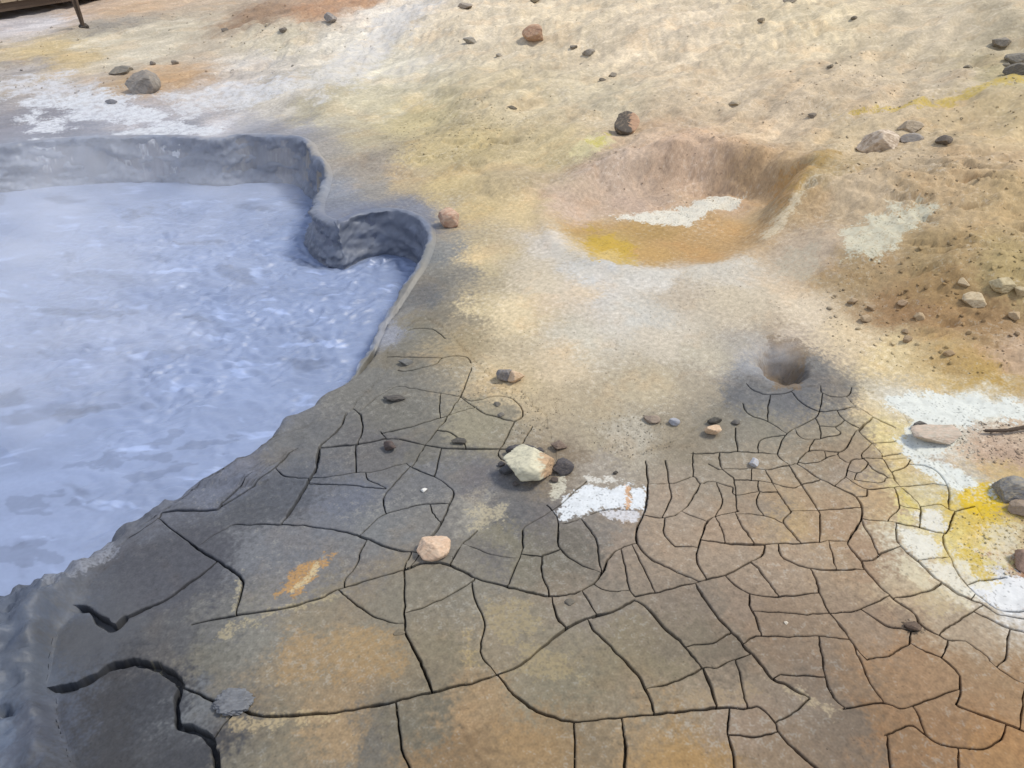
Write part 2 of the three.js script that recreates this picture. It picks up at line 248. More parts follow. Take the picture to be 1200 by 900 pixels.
  [5.0,1.505,-1.268,1.34,-1.117,1.296,-1.026,1.193,-0.884,1.118,-0.726],
  [4.0,0.951,-0.865,0.921,-0.793,0.881,-0.726],
  [3.5,-1.13,-1.449,-1.124,-1.404,-1.135,-1.357,-1.134,-1.257],
  [4,-0.674,-0.727,-0.786,-0.544],
  [4,-0.786,-0.544,-0.639,-0.595],
  [6,-0.666,-0.427,-0.553,-0.402],
  [6,-0.555,-0.684,-0.639,-0.595],
  [4,-0.639,-0.595,-0.482,-0.6],
  [4,-0.639,-0.595,-0.553,-0.402],
  [4,-0.553,-0.402,-0.425,-0.373],
  [6,-0.428,-0.729,-0.202,-0.731],
  [4,-0.428,-0.729,-0.482,-0.6],
  [4,-0.482,-0.6,-0.315,-0.529],
  [6,-0.482,-0.6,-0.425,-0.373],
  [4,-0.425,-0.373,-0.209,-0.424],
  [6,-0.202,-0.731,-0.114,-0.724],
  [6,-0.202,-0.731,-0.315,-0.529],
  [6,-0.315,-0.529,-0.199,-0.552],
  [4,-0.315,-0.529,-0.209,-0.424],
  [4,-0.209,-0.424,-0.088,-0.397],
  [4,-0.114,-0.724,0.026,-0.736],
  [4,-0.114,-0.724,-0.199,-0.552],
  [4,-0.199,-0.552,-0.007,-0.605],
  [4,-0.199,-0.552,-0.088,-0.397],
  [4,-0.088,-0.397,0.08,-0.416],
  [4,0.026,-0.736,0.209,-0.703],
  [6,0.026,-0.736,-0.007,-0.605],
  [6,-0.007,-0.605,0.121,-0.589],
  [4,0.08,-0.416,0.201,-0.423],
  [6,0.209,-0.703,0.406,-0.739],
  [6,0.209,-0.703,0.121,-0.589],
  [6,0.121,-0.589,0.327,-0.561],
  [4,0.121,-0.589,0.201,-0.423],
  [4,0.201,-0.423,0.377,-0.403],
  [4,0.406,-0.739,0.327,-0.561],
  [4,0.327,-0.561,0.437,-0.528],
  [4,0.377,-0.403,0.506,-0.412],
  [4,0.493,-0.685,0.437,-0.528],
  [4,0.437,-0.528,0.506,-0.412],
  [4,0.506,-0.412,0.669,-0.402],
  [4,0.653,-0.553,0.812,-0.556],
  [4,0.653,-0.553,0.669,-0.402],
  [4,0.852,-0.699,0.985,-0.758],
  [6,0.852,-0.699,0.812,-0.556],
  [6,0.812,-0.556,0.883,-0.547],
  [4,0.812,-0.556,0.803,-0.404],
  [6,0.803,-0.404,1.017,-0.449],
  [6,0.985,-0.758,1.179,-0.75],
  [4,0.985,-0.758,0.883,-0.547],
  [4,0.883,-0.547,1.117,-0.57],
  [4,0.883,-0.547,1.017,-0.449],
  [6,1.017,-0.449,1.187,-0.397],
  [4,1.179,-0.75,1.117,-0.57],
  [6,1.117,-0.57,1.262,-0.582],
  [4,1.187,-0.397,1.34,-0.414],
  [6,1.28,-1.038,1.5,-0.997],
  [4,1.28,-1.038,1.203,-0.853],
  [4,1.203,-0.853,1.368,-0.902],
  [6,1.286,-0.727,1.438,-0.714],
  [6,1.262,-0.582,1.363,-0.552],
  [4,1.262,-0.582,1.34,-0.414],
  [6,1.504,-1.326,1.6,-1.387],
  [4,1.504,-1.326,1.373,-1.187],
  [4,1.373,-1.187,1.5,-0.997],
  [4,1.5,-0.997,1.585,-1.057],
  [4,1.368,-0.902,1.59,-0.887],
  [4,1.368,-0.902,1.438,-0.714],
  [4,1.438,-0.714,1.628,-0.721],
  [6,1.438,-0.714,1.363,-0.552],
  [6,1.363,-0.552,1.542,-0.534],
  [6,1.363,-0.552,1.444,-0.385],
  [6,1.522,-1.462,1.696,-1.483],
  [4,1.6,-1.387,1.791,-1.39],
  [6,1.6,-1.387,1.515,-1.162],
  [4,1.515,-1.162,1.664,-1.214],
  [6,1.515,-1.162,1.585,-1.057],
  [6,1.585,-1.057,1.755,-1.011],
  [6,1.585,-1.057,1.59,-0.887],
  [4,1.59,-0.887,1.722,-0.842],
  [6,1.59,-0.887,1.628,-0.721],
  [6,1.628,-0.721,1.761,-0.732],
  [6,1.628,-0.721,1.542,-0.534],
  [4,1.542,-0.534,1.668,-0.534],
  [4,1.542,-0.534,1.573,-0.426],
  [6,1.573,-0.426,1.806,-0.374],
  [6,1.696,-1.483,1.876,-1.466],
  [4,1.791,-1.39,1.931,-1.314],
  [6,1.791,-1.39,1.664,-1.214],
  [4,1.664,-1.214,1.839,-1.167],
  [6,1.755,-1.011,1.948,-1.024],
  [4,1.755,-1.011,1.722,-0.842],
  [4,1.722,-0.842,1.886,-0.864],
  [4,1.722,-0.842,1.761,-0.732],
  [4,1.761,-0.732,1.902,-0.765],
  [4,1.761,-0.732,1.668,-0.534],
  [4,1.668,-0.534,1.839,-0.597],
  [4,1.668,-0.534,1.806,-0.374],
  [4,1.806,-0.374,1.961,-0.412],
  [4,1.876,-1.466,2.031,-1.462],
  [6,1.876,-1.466,1.931,-1.314],
  [4,1.931,-1.314,2.106,-1.312],
  [6,1.931,-1.314,1.839,-1.167],
  [4,1.839,-1.167,2.015,-1.167],
  [6,1.839,-1.167,1.948,-1.024],
  [4,1.948,-1.024,2.121,-1.04],
  [4,1.886,-0.864,2.028,-0.839],
  [4,1.886,-0.864,1.902,-0.765],
  [4,1.902,-0.765,2.057,-0.764],
  [6,1.902,-0.765,1.839,-0.597],
  [4,1.839,-0.597,2.008,-0.535],
  [6,1.839,-0.597,1.961,-0.412],
  [6,1.961,-0.412,2.082,-0.441],
  [6,2.031,-1.462,2.106,-1.312],
  [6,2.106,-1.312,2.015,-1.167],
  [6,2.015,-1.167,2.121,-1.04],
  [4,2.121,-1.04,2.028,-0.839],
  [4,2.028,-0.839,2.057,-0.764],
  [4,2.057,-0.764,2.008,-0.535],
  [4,2.008,-0.535,2.082,-0.441]
];
const TINTS = [
  [-4.45,-7.47,186,180,184],[-4.15,-7.49,214,210,214],[-3.46,-7.15,153,146,137],[-3.58,-7.83,200,173,145],[-3.96,-7.78,197,170,144],[-2.82,-6.81,204,194,175],
  [-2.13,-6.94,154,126,101],[-2.03,-6.52,204,194,175],[-1.67,-7.13,178,141,112],[-1.37,-7.5,184,146,115],[-1.78,-6.31,209,200,180],[-1.07,-6.97,234,226,216],
  [-0.91,-7.46,220,210,197],[-3.65,-6.46,203,182,138],[-3.37,-6.27,202,180,137],[-3.61,-5.97,170,164,163],[-3.33,-6.66,210,201,182],[-2.89,-6.26,209,200,182],
  [-2.7,-5.43,184,156,119],[-2.35,-5.56,190,158,122],[-2.86,-5.3,197,193,193],[-2.92,-4.93,117,115,124],[-2.34,-4.84,177,175,182],[-1.77,-4.57,197,195,201],
  [-2.97,-4.62,116,115,127],[-2.7,-4.59,108,107,119],[-2.3,-4.49,122,121,131],[-2.0,-4.47,130,129,138],[-1.59,-4.46,145,144,150],[-1.34,-4.44,155,152,154],
  [-1.06,-4.3,164,159,154],[-1.99,-5.27,195,187,183],[-1.88,-5.94,206,200,194],[-1.48,-5.06,204,197,187],[-1.3,-6.22,228,221,209],[-1.17,-4.89,198,189,164],
  [-0.87,-5.0,208,199,173],[-0.88,-4.39,185,174,147],[-0.89,-5.54,222,215,197],[-0.33,-6.35,224,210,187],[0.32,-6.27,226,210,183],[1.19,-5.76,224,208,184],
  [2.02,-5.62,223,207,176],[2.73,-5.29,212,197,172],[3.22,-5.35,200,186,160],[3.0,-4.95,192,179,153],[-0.61,-4.61,203,189,148],[-0.23,-4.14,194,177,135],
  [0.0,-4.74,213,198,167],[0.51,-4.71,210,197,171],[0.23,-4.0,206,189,150],[1.25,-4.64,214,196,170],[1.9,-4.4,212,193,166],[2.4,-4.48,205,189,164],
  [2.72,-4.38,186,173,138],[0.94,-5.24,222,205,179],[1.69,-5.39,221,205,177],[-0.35,-3.75,205,185,140],[-0.54,-3.85,190,172,140],[0.0,-3.42,216,195,153],
  [-0.15,-3.05,226,205,163],[-0.71,-4.01,163,154,143],[-0.74,-3.75,154,150,145],[-0.16,-3.45,208,187,142],[-0.46,-4.08,200,182,138],[0.51,-3.72,204,182,164],
  [0.87,-3.78,208,180,156],[1.19,-3.67,196,166,130],[0.29,-3.46,206,184,166],[0.59,-3.55,204,180,162],[1.07,-3.65,204,176,150],[0.76,-3.12,194,158,106],
  [1.01,-3.23,200,164,114],[0.42,-3.11,198,168,84],[0.35,-3.26,188,158,104],[0.63,-3.28,182,150,94],[0.6,-3.05,196,160,102],[0.85,-3.03,196,160,108],
  [1.24,-3.31,187,163,127],[0.17,-3.08,214,206,196],[0.35,-2.85,211,211,211],[0.59,-2.79,221,217,211],[0.88,-2.81,213,205,192],[0.34,-2.66,205,205,205],
  [0.31,-2.67,224,202,171],[0.84,-2.63,208,195,173],[0.68,-2.68,194,181,163],[0.0,-2.58,229,211,176],[0.25,-2.41,210,203,188],[0.57,-2.39,209,199,183],
  [0.15,-2.25,217,199,170],[-0.14,-2.66,227,209,170],[0.88,-2.52,208,195,174],[0.07,-2.8,216,203,181],[0.46,-2.54,211,208,201],[0.71,-2.29,200,191,173],
  [1.1,-2.51,218,203,181],[1.22,-2.37,225,205,171],[1.34,-2.24,230,209,164],[1.44,-2.16,215,191,143],[1.13,-2.37,208,191,165],[1.52,-3.26,206,185,156],
  [1.24,-2.88,193,175,154],[1.88,-3.2,199,173,136],[2.11,-3.07,194,169,127],[1.67,-2.7,178,154,113],[1.35,-2.7,174,150,112],[1.88,-2.58,185,164,117],
  [1.46,-2.51,162,128,89],[1.71,-2.37,166,134,93],[1.63,-2.56,169,139,95],[1.6,-2.14,186,154,88],[1.54,-2.19,184,154,101],[1.74,-2.19,193,167,140],
  [1.85,-3.52,197,177,148],[2.36,-3.85,202,180,144],[1.74,-3.88,210,191,159],[1.47,-4.16,215,195,168],[1.43,-3.45,181,159,117],[2.13,-3.38,197,173,139],
  [2.5,-3.9,200,180,142],[0.06,-2.03,192,175,146],[0.28,-2.01,183,169,144],[0.47,-2.12,193,180,155],[0.64,-2.09,173,162,143],[0.38,-1.89,189,182,168],
  [0.27,-1.86,171,160,139],[0.5,-1.93,163,152,133],[0.0,-2.16,208,190,156],[0.16,-1.79,142,128,110],[0.78,-2.07,112,113,117],[1.04,-2.1,108,109,114],
  [0.96,-2.05,108,109,114],[0.87,-2.03,116,117,120],[0.98,-2.28,129,107,77],[0.98,-2.32,139,116,84],[0.85,-2.22,148,150,155],[1.05,-2.23,126,125,125],
  [1.11,-2.09,131,127,121],[0.87,-2.34,184,176,164],[1.01,-2.42,193,177,156],[0.83,-1.95,139,134,121],[0.54,-1.84,145,135,118],[0.99,-1.93,151,141,124],
  [0.69,-1.93,143,137,125],[-0.35,-2.04,123,121,115],[-0.11,-1.95,149,143,124],[0.0,-2.01,137,131,117],[-0.41,-1.84,110,109,111],[-0.5,-1.61,107,112,126],
  [-0.27,-1.84,113,111,106],[-0.26,-1.7,117,118,122],[-0.39,-1.51,122,124,127],[-0.53,-1.51,114,117,126],[-0.74,-1.59,85,88,96],[-0.64,-1.66,90,94,104],
  [-0.98,-1.87,116,123,141],[-0.69,-1.91,112,113,116],[-0.97,-1.4,79,81,90],[-0.85,-1.31,81,83,92],[-0.86,-1.42,81,83,92],[-0.7,-1.42,116,119,127],
  [-0.57,-1.45,114,117,125],[-0.58,-1.34,128,126,127],[-0.52,-1.38,125,124,126],[-0.63,-1.16,134,132,125],[-0.51,-1.08,151,136,113],[-0.37,-1.12,156,139,112],
  [-0.47,-1.23,138,130,114],[-0.71,-1.09,119,117,109],[-0.84,-1.17,93,94,98],[-0.75,-1.2,111,111,111],[-0.26,-1.28,134,128,115],[-0.13,-1.22,140,132,117],
  [0.0,-1.2,141,132,117],[-0.12,-1.3,133,128,117],[-0.16,-1.12,137,128,108],[-0.08,-1.16,152,139,118],[-0.5,-0.89,132,124,107],[-0.4,-0.93,163,140,109],
  [-0.55,-0.86,120,115,104],[-0.31,-0.89,108,105,99],[-0.19,-0.93,116,111,98],[-0.06,-0.98,163,140,109],[0.04,-0.89,158,131,95],[-0.11,-0.85,141,117,87],
  [0.11,-0.87,146,124,93],[0.18,-0.89,131,117,96],[0.34,-0.89,164,135,92],[0.37,-0.85,165,133,87],[0.29,-0.93,161,139,109],[0.12,-1.03,132,125,107],
  [0.24,-1.07,137,127,105],[0.27,-1.01,143,132,114],[0.04,-1.03,142,133,114],[0.05,-1.38,128,123,109],[-0.02,-1.48,134,129,113],[0.19,-1.45,113,108,100],
  [0.1,-1.58,116,112,112],[-0.1,-1.58,163,159,150],[0.0,-1.58,104,104,108],[-0.1,-1.67,108,108,115],[-0.05,-1.38,113,110,109],[0.2,-1.27,137,128,117],
  [0.08,-1.17,140,132,116],[0.14,-1.38,125,119,109],[-0.19,-1.51,127,125,123],[0.22,-1.51,136,130,124],[0.28,-1.45,151,137,124],[0.26,-1.77,163,155,145],
  [0.42,-1.45,163,145,126],[0.44,-1.27,137,125,112],[0.59,-1.45,164,147,129],[0.59,-1.25,147,130,114],[0.51,-1.1,121,110,96],[0.41,-1.12,130,120,104],
  [0.36,-1.05,137,127,104],[0.69,-1.22,142,123,104],[0.77,-1.44,167,149,130],[0.79,-1.5,182,157,118],[0.9,-1.5,171,147,119],[0.69,-1.59,154,140,124],
  [0.57,-1.71,155,144,129],[0.47,-1.61,166,151,135],[0.67,-1.33,163,145,126],[0.72,-1.05,132,117,102],[0.55,-0.87,141,122,101],[0.53,-0.94,152,134,117],
  [0.71,-0.91,122,108,94],[0.64,-0.99,141,128,114],[0.51,-1.01,153,138,120],[0.39,-1.0,156,142,123],[0.95,-1.49,166,140,115],[0.94,-1.4,167,141,116],
  [0.89,-1.03,154,125,95],[0.94,-0.93,148,117,86],[1.0,-0.85,161,125,85],[1.14,-1.03,154,129,100],[0.89,-1.2,152,133,114],[1.1,-1.34,196,178,148],
  [1.11,-1.18,171,153,131],[1.01,-1.29,190,172,146],[1.02,-1.7,160,145,130],[1.1,-1.81,156,142,123],[0.98,-1.81,152,138,119],[1.09,-1.59,188,160,124],
  [1.03,-1.05,157,129,99],[1.08,-0.83,162,127,87],[1.22,-0.93,156,127,94],[0.97,-1.07,159,129,99],[0.79,-1.03,142,120,97],[0.84,-0.87,143,114,84],
  [1.19,-1.87,226,209,154],[1.2,-1.98,217,201,167],[1.19,-1.73,210,190,138],[1.18,-1.56,224,212,168],[1.1,-1.43,218,216,206],[1.33,-1.82,235,237,230],
  [1.43,-2.0,236,237,227],[1.31,-2.0,216,210,196],[1.55,-2.02,236,235,224],[1.5,-1.82,204,180,159],[1.52,-1.74,185,159,139],[1.31,-1.74,179,162,147],
  [1.32,-1.65,214,218,212],[1.34,-1.58,222,192,50],[1.29,-1.51,222,190,70],[1.25,-1.47,222,204,130],[1.25,-1.39,222,206,130],[1.34,-1.46,224,214,180],
  [1.26,-1.29,222,226,234],[1.14,-1.29,220,212,192],[1.61,-1.9,207,186,164],[1.46,-1.67,203,176,128],[1.4,-1.51,181,155,117],[1.14,-1.43,220,205,150],
  [1.34,-1.36,159,111,81],[1.56,-1.54,203,176,133],[1.78,-1.89,208,190,160],[-1.11,-1.06,86,94,110,1],[-1.27,-1.23,92,102,122,1],[-1.03,-0.93,82,88,104,1],
  [-1.12,-0.91,102,114,136,1],[-1.06,-1.16,84,86,92,1],[-1.31,-0.95,100,112,134,1],[-0.86,-0.94,64,64,67,0],[-0.73,-0.97,120,124,130],[-1.2,-1.58,108,112,124,0],
  [-1.11,-1.83,127,136,160,1],[-1.24,-1.51,90,96,110,1],[-0.88,-2.02,124,128,140,1],[-0.89,-1.73,112,118,136,0],[-0.86,-1.04,63,66,75,0],[-0.93,-1.02,62,62,66,0],
  [-0.78,-0.95,61,64,72,0],[-0.69,-0.87,63,65,72],[-0.89,-0.88,64,65,70,0],[-0.83,-0.96,61,64,73,0],[-0.78,-1.01,67,69,76],[-0.83,-0.86,62,62,66],
  [-2.01,-4.42,118,124,142,1],[-2.5,-4.4,114,120,138,1],[-2.85,-4.31,114,120,138,1],[-1.31,-4.38,132,140,162,1],[-1.51,-4.42,118,126,146,1],[-0.89,-3.75,138,144,158,0],
  [-0.84,-3.35,122,130,152,1],[-0.8,-3.59,128,134,150,0],[-0.63,-3.46,104,114,140,1],[-0.74,-3.39,106,114,138,1],[-0.45,-3.34,108,114,132,1],[-0.53,-3.48,138,142,156,0],
  [-0.32,-3.06,124,128,132,0],[-0.27,-2.86,120,119,116],[-0.35,-2.75,112,114,118,0],[-0.37,-2.55,129,125,112],[-0.18,-2.44,168,154,125],[-0.27,-2.63,131,125,113],
  [-0.44,-2.36,121,118,109],[-0.51,-2.54,150,154,168,0],[-0.52,-2.23,122,121,118],[-0.2,-2.89,136,132,125],[-0.27,-3.11,139,140,141],[-0.2,-2.72,126,123,118],
  [-0.14,-2.93,203,187,151],[-0.19,-3.12,192,176,144],[-0.15,-2.71,192,176,143],[-0.18,-2.58,153,143,124]
];
const PATCHES = [
  {"c":[234,240,248],"a":1.0,"e":0.012,"n":0.9,"p":[0.136,-1.579,0.161,-1.631,0.23,-1.682,0.271,-1.657,0.348,-1.682,0.339,-1.594,0.258,-1.591,0.186,-1.557,0.151,-1.544]},
  {"c":[234,240,248],"a":1.0,"e":0.008,"n":0.9,"p":[0.359,-1.669,0.399,-1.669,0.382,-1.583,0.347,-1.591]},
  {"c":[228,226,220],"a":0.9,"e":0.012,"n":0.7,"p":[0.228,-1.716,0.33,-1.706,0.287,-1.691,0.236,-1.691]},
  {"c":[225,226,234],"a":0.9,"e":0.014,"n":0.7,"p":[0.25,-1.57,0.365,-1.581,0.349,-1.533,0.296,-1.534]},
  {"c":[222,220,205],"a":0.8,"e":0.01,"n":0.7,"p":[0.125,-1.618,0.163,-1.67,0.156,-1.731,0.129,-1.703,0.114,-1.654]},
  {"c":[210,150,80],"a":0.8,"e":0.006,"n":0.7,"p":[0.34,-1.68,0.351,-1.67,0.342,-1.591,0.331,-1.583]},
  {"c":[238,234,222],"a":1.0,"e":0.02,"n":0.8,"p":[0.489,-3.432,0.658,-3.469,0.831,-3.519,0.982,-3.605,1.135,-3.605,1.092,-3.531,0.951,-3.458,0.81,-3.333,0.69,-3.357,0.574,-3.394]},
  {"c":[206,172,60],"a":0.8,"e":0.03,"n":0.6,"p":[0.324,-3.188,0.45,-3.248,0.551,-3.124,0.511,-2.913,0.362,-2.94]},
  {"c":[226,200,140],"a":0.7,"e":0.02,"n":0.5,"p":[0.353,-3.036,0.461,-3.099,0.477,-2.982,0.382,-2.953]},
  {"c":[200,168,54],"a":0.6,"e":0.03,"n":0.5,"p":[0.361,-3.357,0.417,-3.308,0.38,-3.124,0.321,-3.154]},
  {"c":[226,230,240],"a":0.95,"e":0.1,"n":0.5,"p":[-2.997,-5.222,-2.736,-5.42,-2.319,-4.998,-2.024,-4.699,-2.36,-4.759,-2.768,-4.845]},
  {"c":[226,230,240],"a":0.95,"e":0.08,"n":0.5,"p":[-3.274,-5.205,-3.12,-5.355,-2.845,-5.137,-3.005,-4.892]},
  {"c":[226,230,240],"a":0.95,"e":0.06,"n":0.55,"p":[-3.093,-4.855,-2.809,-4.819,-2.624,-4.647,-2.856,-4.595]},
  {"c":[226,230,240],"a":0.95,"e":0.08,"n":0.5,"p":[-2.401,-4.549,-2.203,-4.759,-1.731,-4.679,-1.665,-4.542,-1.996,-4.474,-2.295,-4.468]},
  {"c":[226,228,236],"a":0.8,"e":0.1,"n":0.4,"p":[-2.371,-5.221,-1.976,-5.41,-1.584,-5.496,-1.352,-5.244,-1.735,-4.968,-2.014,-4.825]},
  {"c":[226,230,240],"a":0.9,"e":0.05,"n":0.5,"p":[-2.806,-4.494,-2.608,-4.448,-2.67,-4.408,-2.766,-4.388]},
  {"c":[220,222,232],"a":0.8,"e":0.12,"n":0.4,"p":[-3.673,-5.735,-3.274,-5.798,-2.848,-5.541,-3.056,-5.344,-3.413,-5.252]},
  {"c":[226,224,224],"a":0.75,"e":0.12,"n":0.45,"p":[-1.521,-5.234,-1.264,-6.015,-1.106,-6.738,-0.841,-7.566,-0.604,-7.006,-0.784,-6.312,-0.9,-5.656,-1.193,-5.0]},
  {"c":[222,216,208],"a":0.6,"e":0.12,"n":0.4,"p":[-0.944,-5.544,-0.744,-5.892,-0.548,-5.776,-0.695,-5.423]},
  {"c":[220,218,198],"a":0.85,"e":0.04,"n":0.7,"p":[1.369,-2.923,1.476,-3.028,1.628,-3.103,1.789,-3.107,1.782,-3.025,1.595,-2.918,1.481,-2.799,1.378,-2.791]},
  {"c":[228,214,186],"a":0.8,"e":0.02,"n":0.6,"p":[1.059,-3.028,1.152,-3.161,1.28,-3.307,1.361,-3.372,1.381,-3.344,1.28,-3.232,1.144,-3.055]},
  {"c":[196,150,88],"a":0.6,"e":0.03,"n":0.5,"p":[1.274,-3.594,1.377,-3.597,1.436,-3.539,1.299,-3.314,1.159,-3.187]},
  {"c":[160,166,182],"a":0.8,"e":0.012,"n":0.5,"p":[-1.184,-1.777,-1.116,-1.85,-1.007,-1.952,-0.91,-2.034,-0.888,-2.001,-0.996,-1.912,-1.088,-1.812,-1.156,-1.75]},
  {"c":[150,156,172],"a":0.7,"e":0.012,"n":0.5,"p":[-1.218,-1.311,-1.228,-1.478,-1.185,-1.555,-1.093,-1.452,-1.132,-1.387,-1.173,-1.284]},
  {"c":[226,216,172],"a":0.8,"e":0.05,"n":0.5,"p":[0.295,-4.02,0.417,-4.15,0.552,-4.112,0.467,-3.928,0.353,-3.873]},
  {"c":[210,200,80],"a":0.6,"e":0.03,"n":0.5,"p":[0.411,-4.071,0.519,-4.15,0.486,-3.996,0.425,-3.966]},
  {"c":[212,184,72],"a":0.75,"e":0.03,"n":0.5,"p":[1.745,-4.119,2.096,-4.179,2.42,-4.222,2.79,-4.379,2.74,-4.243,2.391,-4.149,2.07,-4.104]},
  {"c":[180,148,84],"a":0.7,"e":0.04,"n":0.5,"p":[1.159,-3.187,1.492,-3.651,1.613,-3.702,1.416,-3.407,1.22,-3.212]},
  {"c":[236,240,236],"a":1.0,"e":0.025,"n":0.9,"p":[1.256,-2.049,1.399,-2.054,1.552,-2.022,1.694,-1.977,1.661,-1.905,1.516,-1.942,1.41,-1.886,1.287,-1.756,1.343,-1.681,1.4,-1.622,1.344,-1.579,1.281,-1.651,1.235,-1.748,1.218,-1.84,1.309,-1.933,1.265,-1.997]},
  {"c":[236,238,242],"a":1.0,"e":0.015,"n":0.95,"p":[1.177,-1.292,1.256,-1.318,1.329,-1.327,1.339,-1.266,1.287,-1.227,1.227,-1.231,1.202,-1.263]},
  {"c":[234,232,222],"a":0.95,"e":0.015,"n":0.8,"p":[1.075,-1.494,1.149,-1.459,1.161,-1.432,1.14,-1.391,1.087,-1.391,1.073,-1.432]},
  {"c":[234,232,224],"a":0.95,"e":0.015,"n":0.8,"p":[1.153,-1.547,1.216,-1.547,1.218,-1.512,1.183,-1.481,1.141,-1.494]},
  {"c":[232,228,214],"a":0.95,"e":0.015,"n":0.75,"p":[1.083,-1.367,1.157,-1.377,1.161,-1.331,1.172,-1.266,1.133,-1.292,1.106,-1.329]},
  {"c":[228,218,190],"a":0.7,"e":0.02,"n":0.5,"p":[1.058,-1.404,1.089,-1.292,1.164,-1.238,1.111,-1.266,1.045,-1.292,1.015,-1.351]},
  {"c":[228,214,150],"a":0.7,"e":0.02,"n":0.5,"p":[1.12,-1.644,1.166,-1.586,1.129,-1.494,1.075,-1.506,1.119,-1.557]},
  {"c":[232,228,210],"a":0.8,"e":0.02,"n":0.6,"p":[1.184,-1.432,1.242,-1.404,1.232,-1.292,1.183,-1.305]},
  {"c":[230,222,200],"a":0.7,"e":0.03,"n":0.4,"p":[1.284,-1.496,1.367,-1.505,1.375,-1.425,1.302,-1.344,1.276,-1.377,1.277,-1.432]},
  {"c":[230,195,30],"a":0.95,"e":0.02,"n":0.55,"p":[1.319,-1.629,1.388,-1.647,1.406,-1.572,1.373,-1.53,1.296,-1.527,1.291,-1.579]},
  {"c":[214,184,50],"a":0.8,"e":0.015,"n":0.55,"p":[1.196,-1.404,1.242,-1.432,1.253,-1.377,1.262,-1.315,1.222,-1.314,1.207,-1.357]},
  {"c":[216,186,80],"a":0.7,"e":0.015,"n":0.55,"p":[1.254,-1.622,1.274,-1.625,1.25,-1.55,1.22,-1.537]},
  {"c":[214,190,90],"a":0.6,"e":0.012,"n":0.5,"p":[1.12,-1.622,1.144,-1.557,1.163,-1.557,1.154,-1.599,1.145,-1.645]},
  {"c":[214,190,90],"a":0.6,"e":0.012,"n":0.5,"p":[1.13,-1.377,1.169,-1.418,1.166,-1.377,1.142,-1.365]},
  {"c":[196,160,70],"a":0.5,"e":0.03,"n":0.5,"p":[1.456,-2.12,1.601,-2.137,1.735,-2.063,1.701,-1.99,1.564,-2.044]},
  {"c":[196,186,160],"a":0.7,"e":0.02,"n":0.4,"p":[-0.127,-1.557,-0.1,-1.607,-0.025,-1.604,-0.015,-1.557,-0.06,-1.517,-0.115,-1.508]},
  {"c":[200,152,82],"a":0.75,"e":0.012,"n":0.55,"p":[-0.603,-1.281,-0.581,-1.367,-0.527,-1.406,-0.483,-1.418,-0.521,-1.355,-0.55,-1.281]},
  {"c":[216,206,170],"a":0.6,"e":0.01,"n":0.35,"p":[-0.576,-1.281,-0.561,-1.331,-0.524,-1.391,-0.504,-1.381,-0.542,-1.307]},
  {"c":[170,150,120],"a":0.5,"e":0.02,"n":0.35,"p":[0.391,-1.008,0.554,-1.033,0.574,-0.999,0.481,-0.975,0.384,-0.973]},
  {"c":[196,180,150],"a":0.6,"e":0.02,"n":0.35,"p":[0.589,-1.048,0.655,-1.008,0.736,-0.959,0.713,-0.948,0.622,-0.999]},
  {"c":[200,180,140],"a":0.5,"e":0.02,"n":0.35,"p":[1.012,-1.292,1.122,-1.292,1.126,-1.227,1.051,-1.202,1.029,-1.253]},
  {"c":[176,160,122],"a":0.5,"e":0.02,"n":0.3,"p":[0.021,-1.159,0.161,-1.074,0.178,-1.033,0.079,-1.033,0.0,-1.057]},
  {"c":[176,160,122],"a":0.5,"e":0.02,"n":0.3,"p":[-0.077,-1.272,0.044,-1.259,0.084,-1.183,0.0,-1.122,-0.063,-1.171]},
  {"c":[190,168,120],"a":0.5,"e":0.02,"n":0.3,"p":[-0.126,-1.171,-0.102,-1.196,-0.08,-1.074,-0.111,-1.074]},
  {"c":[200,190,160],"a":0.5,"e":0.01,"n":0.4,"p":[-0.72,-1.305,-0.72,-1.367,-0.693,-1.24,-0.707,-1.23]},
  {"c":[190,150,90],"a":0.3,"e":0.03,"n":0.35,"p":[-0.549,-1.177,-0.294,-1.171,-0.24,-1.057,-0.531,-1.022,-0.566,-1.08]},
  {"c":[200,186,150],"a":0.5,"e":0.015,"n":0.35,"p":[-0.739,-1.177,-0.585,-1.244,-0.42,-1.295,-0.429,-1.279,-0.6,-1.219,-0.706,-1.15]},
  {"c":[190,180,150],"a":0.5,"e":0.012,"n":0.35,"p":[-0.884,-1.104,-0.834,-1.08,-0.79,-1.045,-0.819,-1.068]},
  {"c":[210,190,150],"a":0.5,"e":0.015,"n":0.35,"p":[-0.646,-0.956,-0.382,-0.956,-0.416,-0.936,-0.597,-0.909]},
  {"c":[200,196,178],"a":0.4,"e":0.03,"n":0.3,"p":[1.098,-2.939,1.288,-2.942,1.228,-2.724,1.071,-2.77]},
  {"c":[218,214,205],"a":0.5,"e":0.04,"n":0.4,"p":[0.187,-3.079,0.147,-3.002,0.348,-2.778,0.659,-2.765,0.983,-2.829,1.002,-2.904,0.636,-2.839,0.357,-2.878]},
  {"c":[132,112,88],"a":0.85,"e":0.015,"n":0.6,"p":[0.933,-2.353,1.043,-2.365,1.035,-2.252,0.971,-2.093,0.884,-2.086,0.936,-2.294]},
  {"c":[60,48,38],"a":0.9,"e":0.008,"n":0.8,"p":[0.971,-1.186,0.996,-1.19,1.008,-1.174,0.986,-1.161,0.965,-1.162]}
];
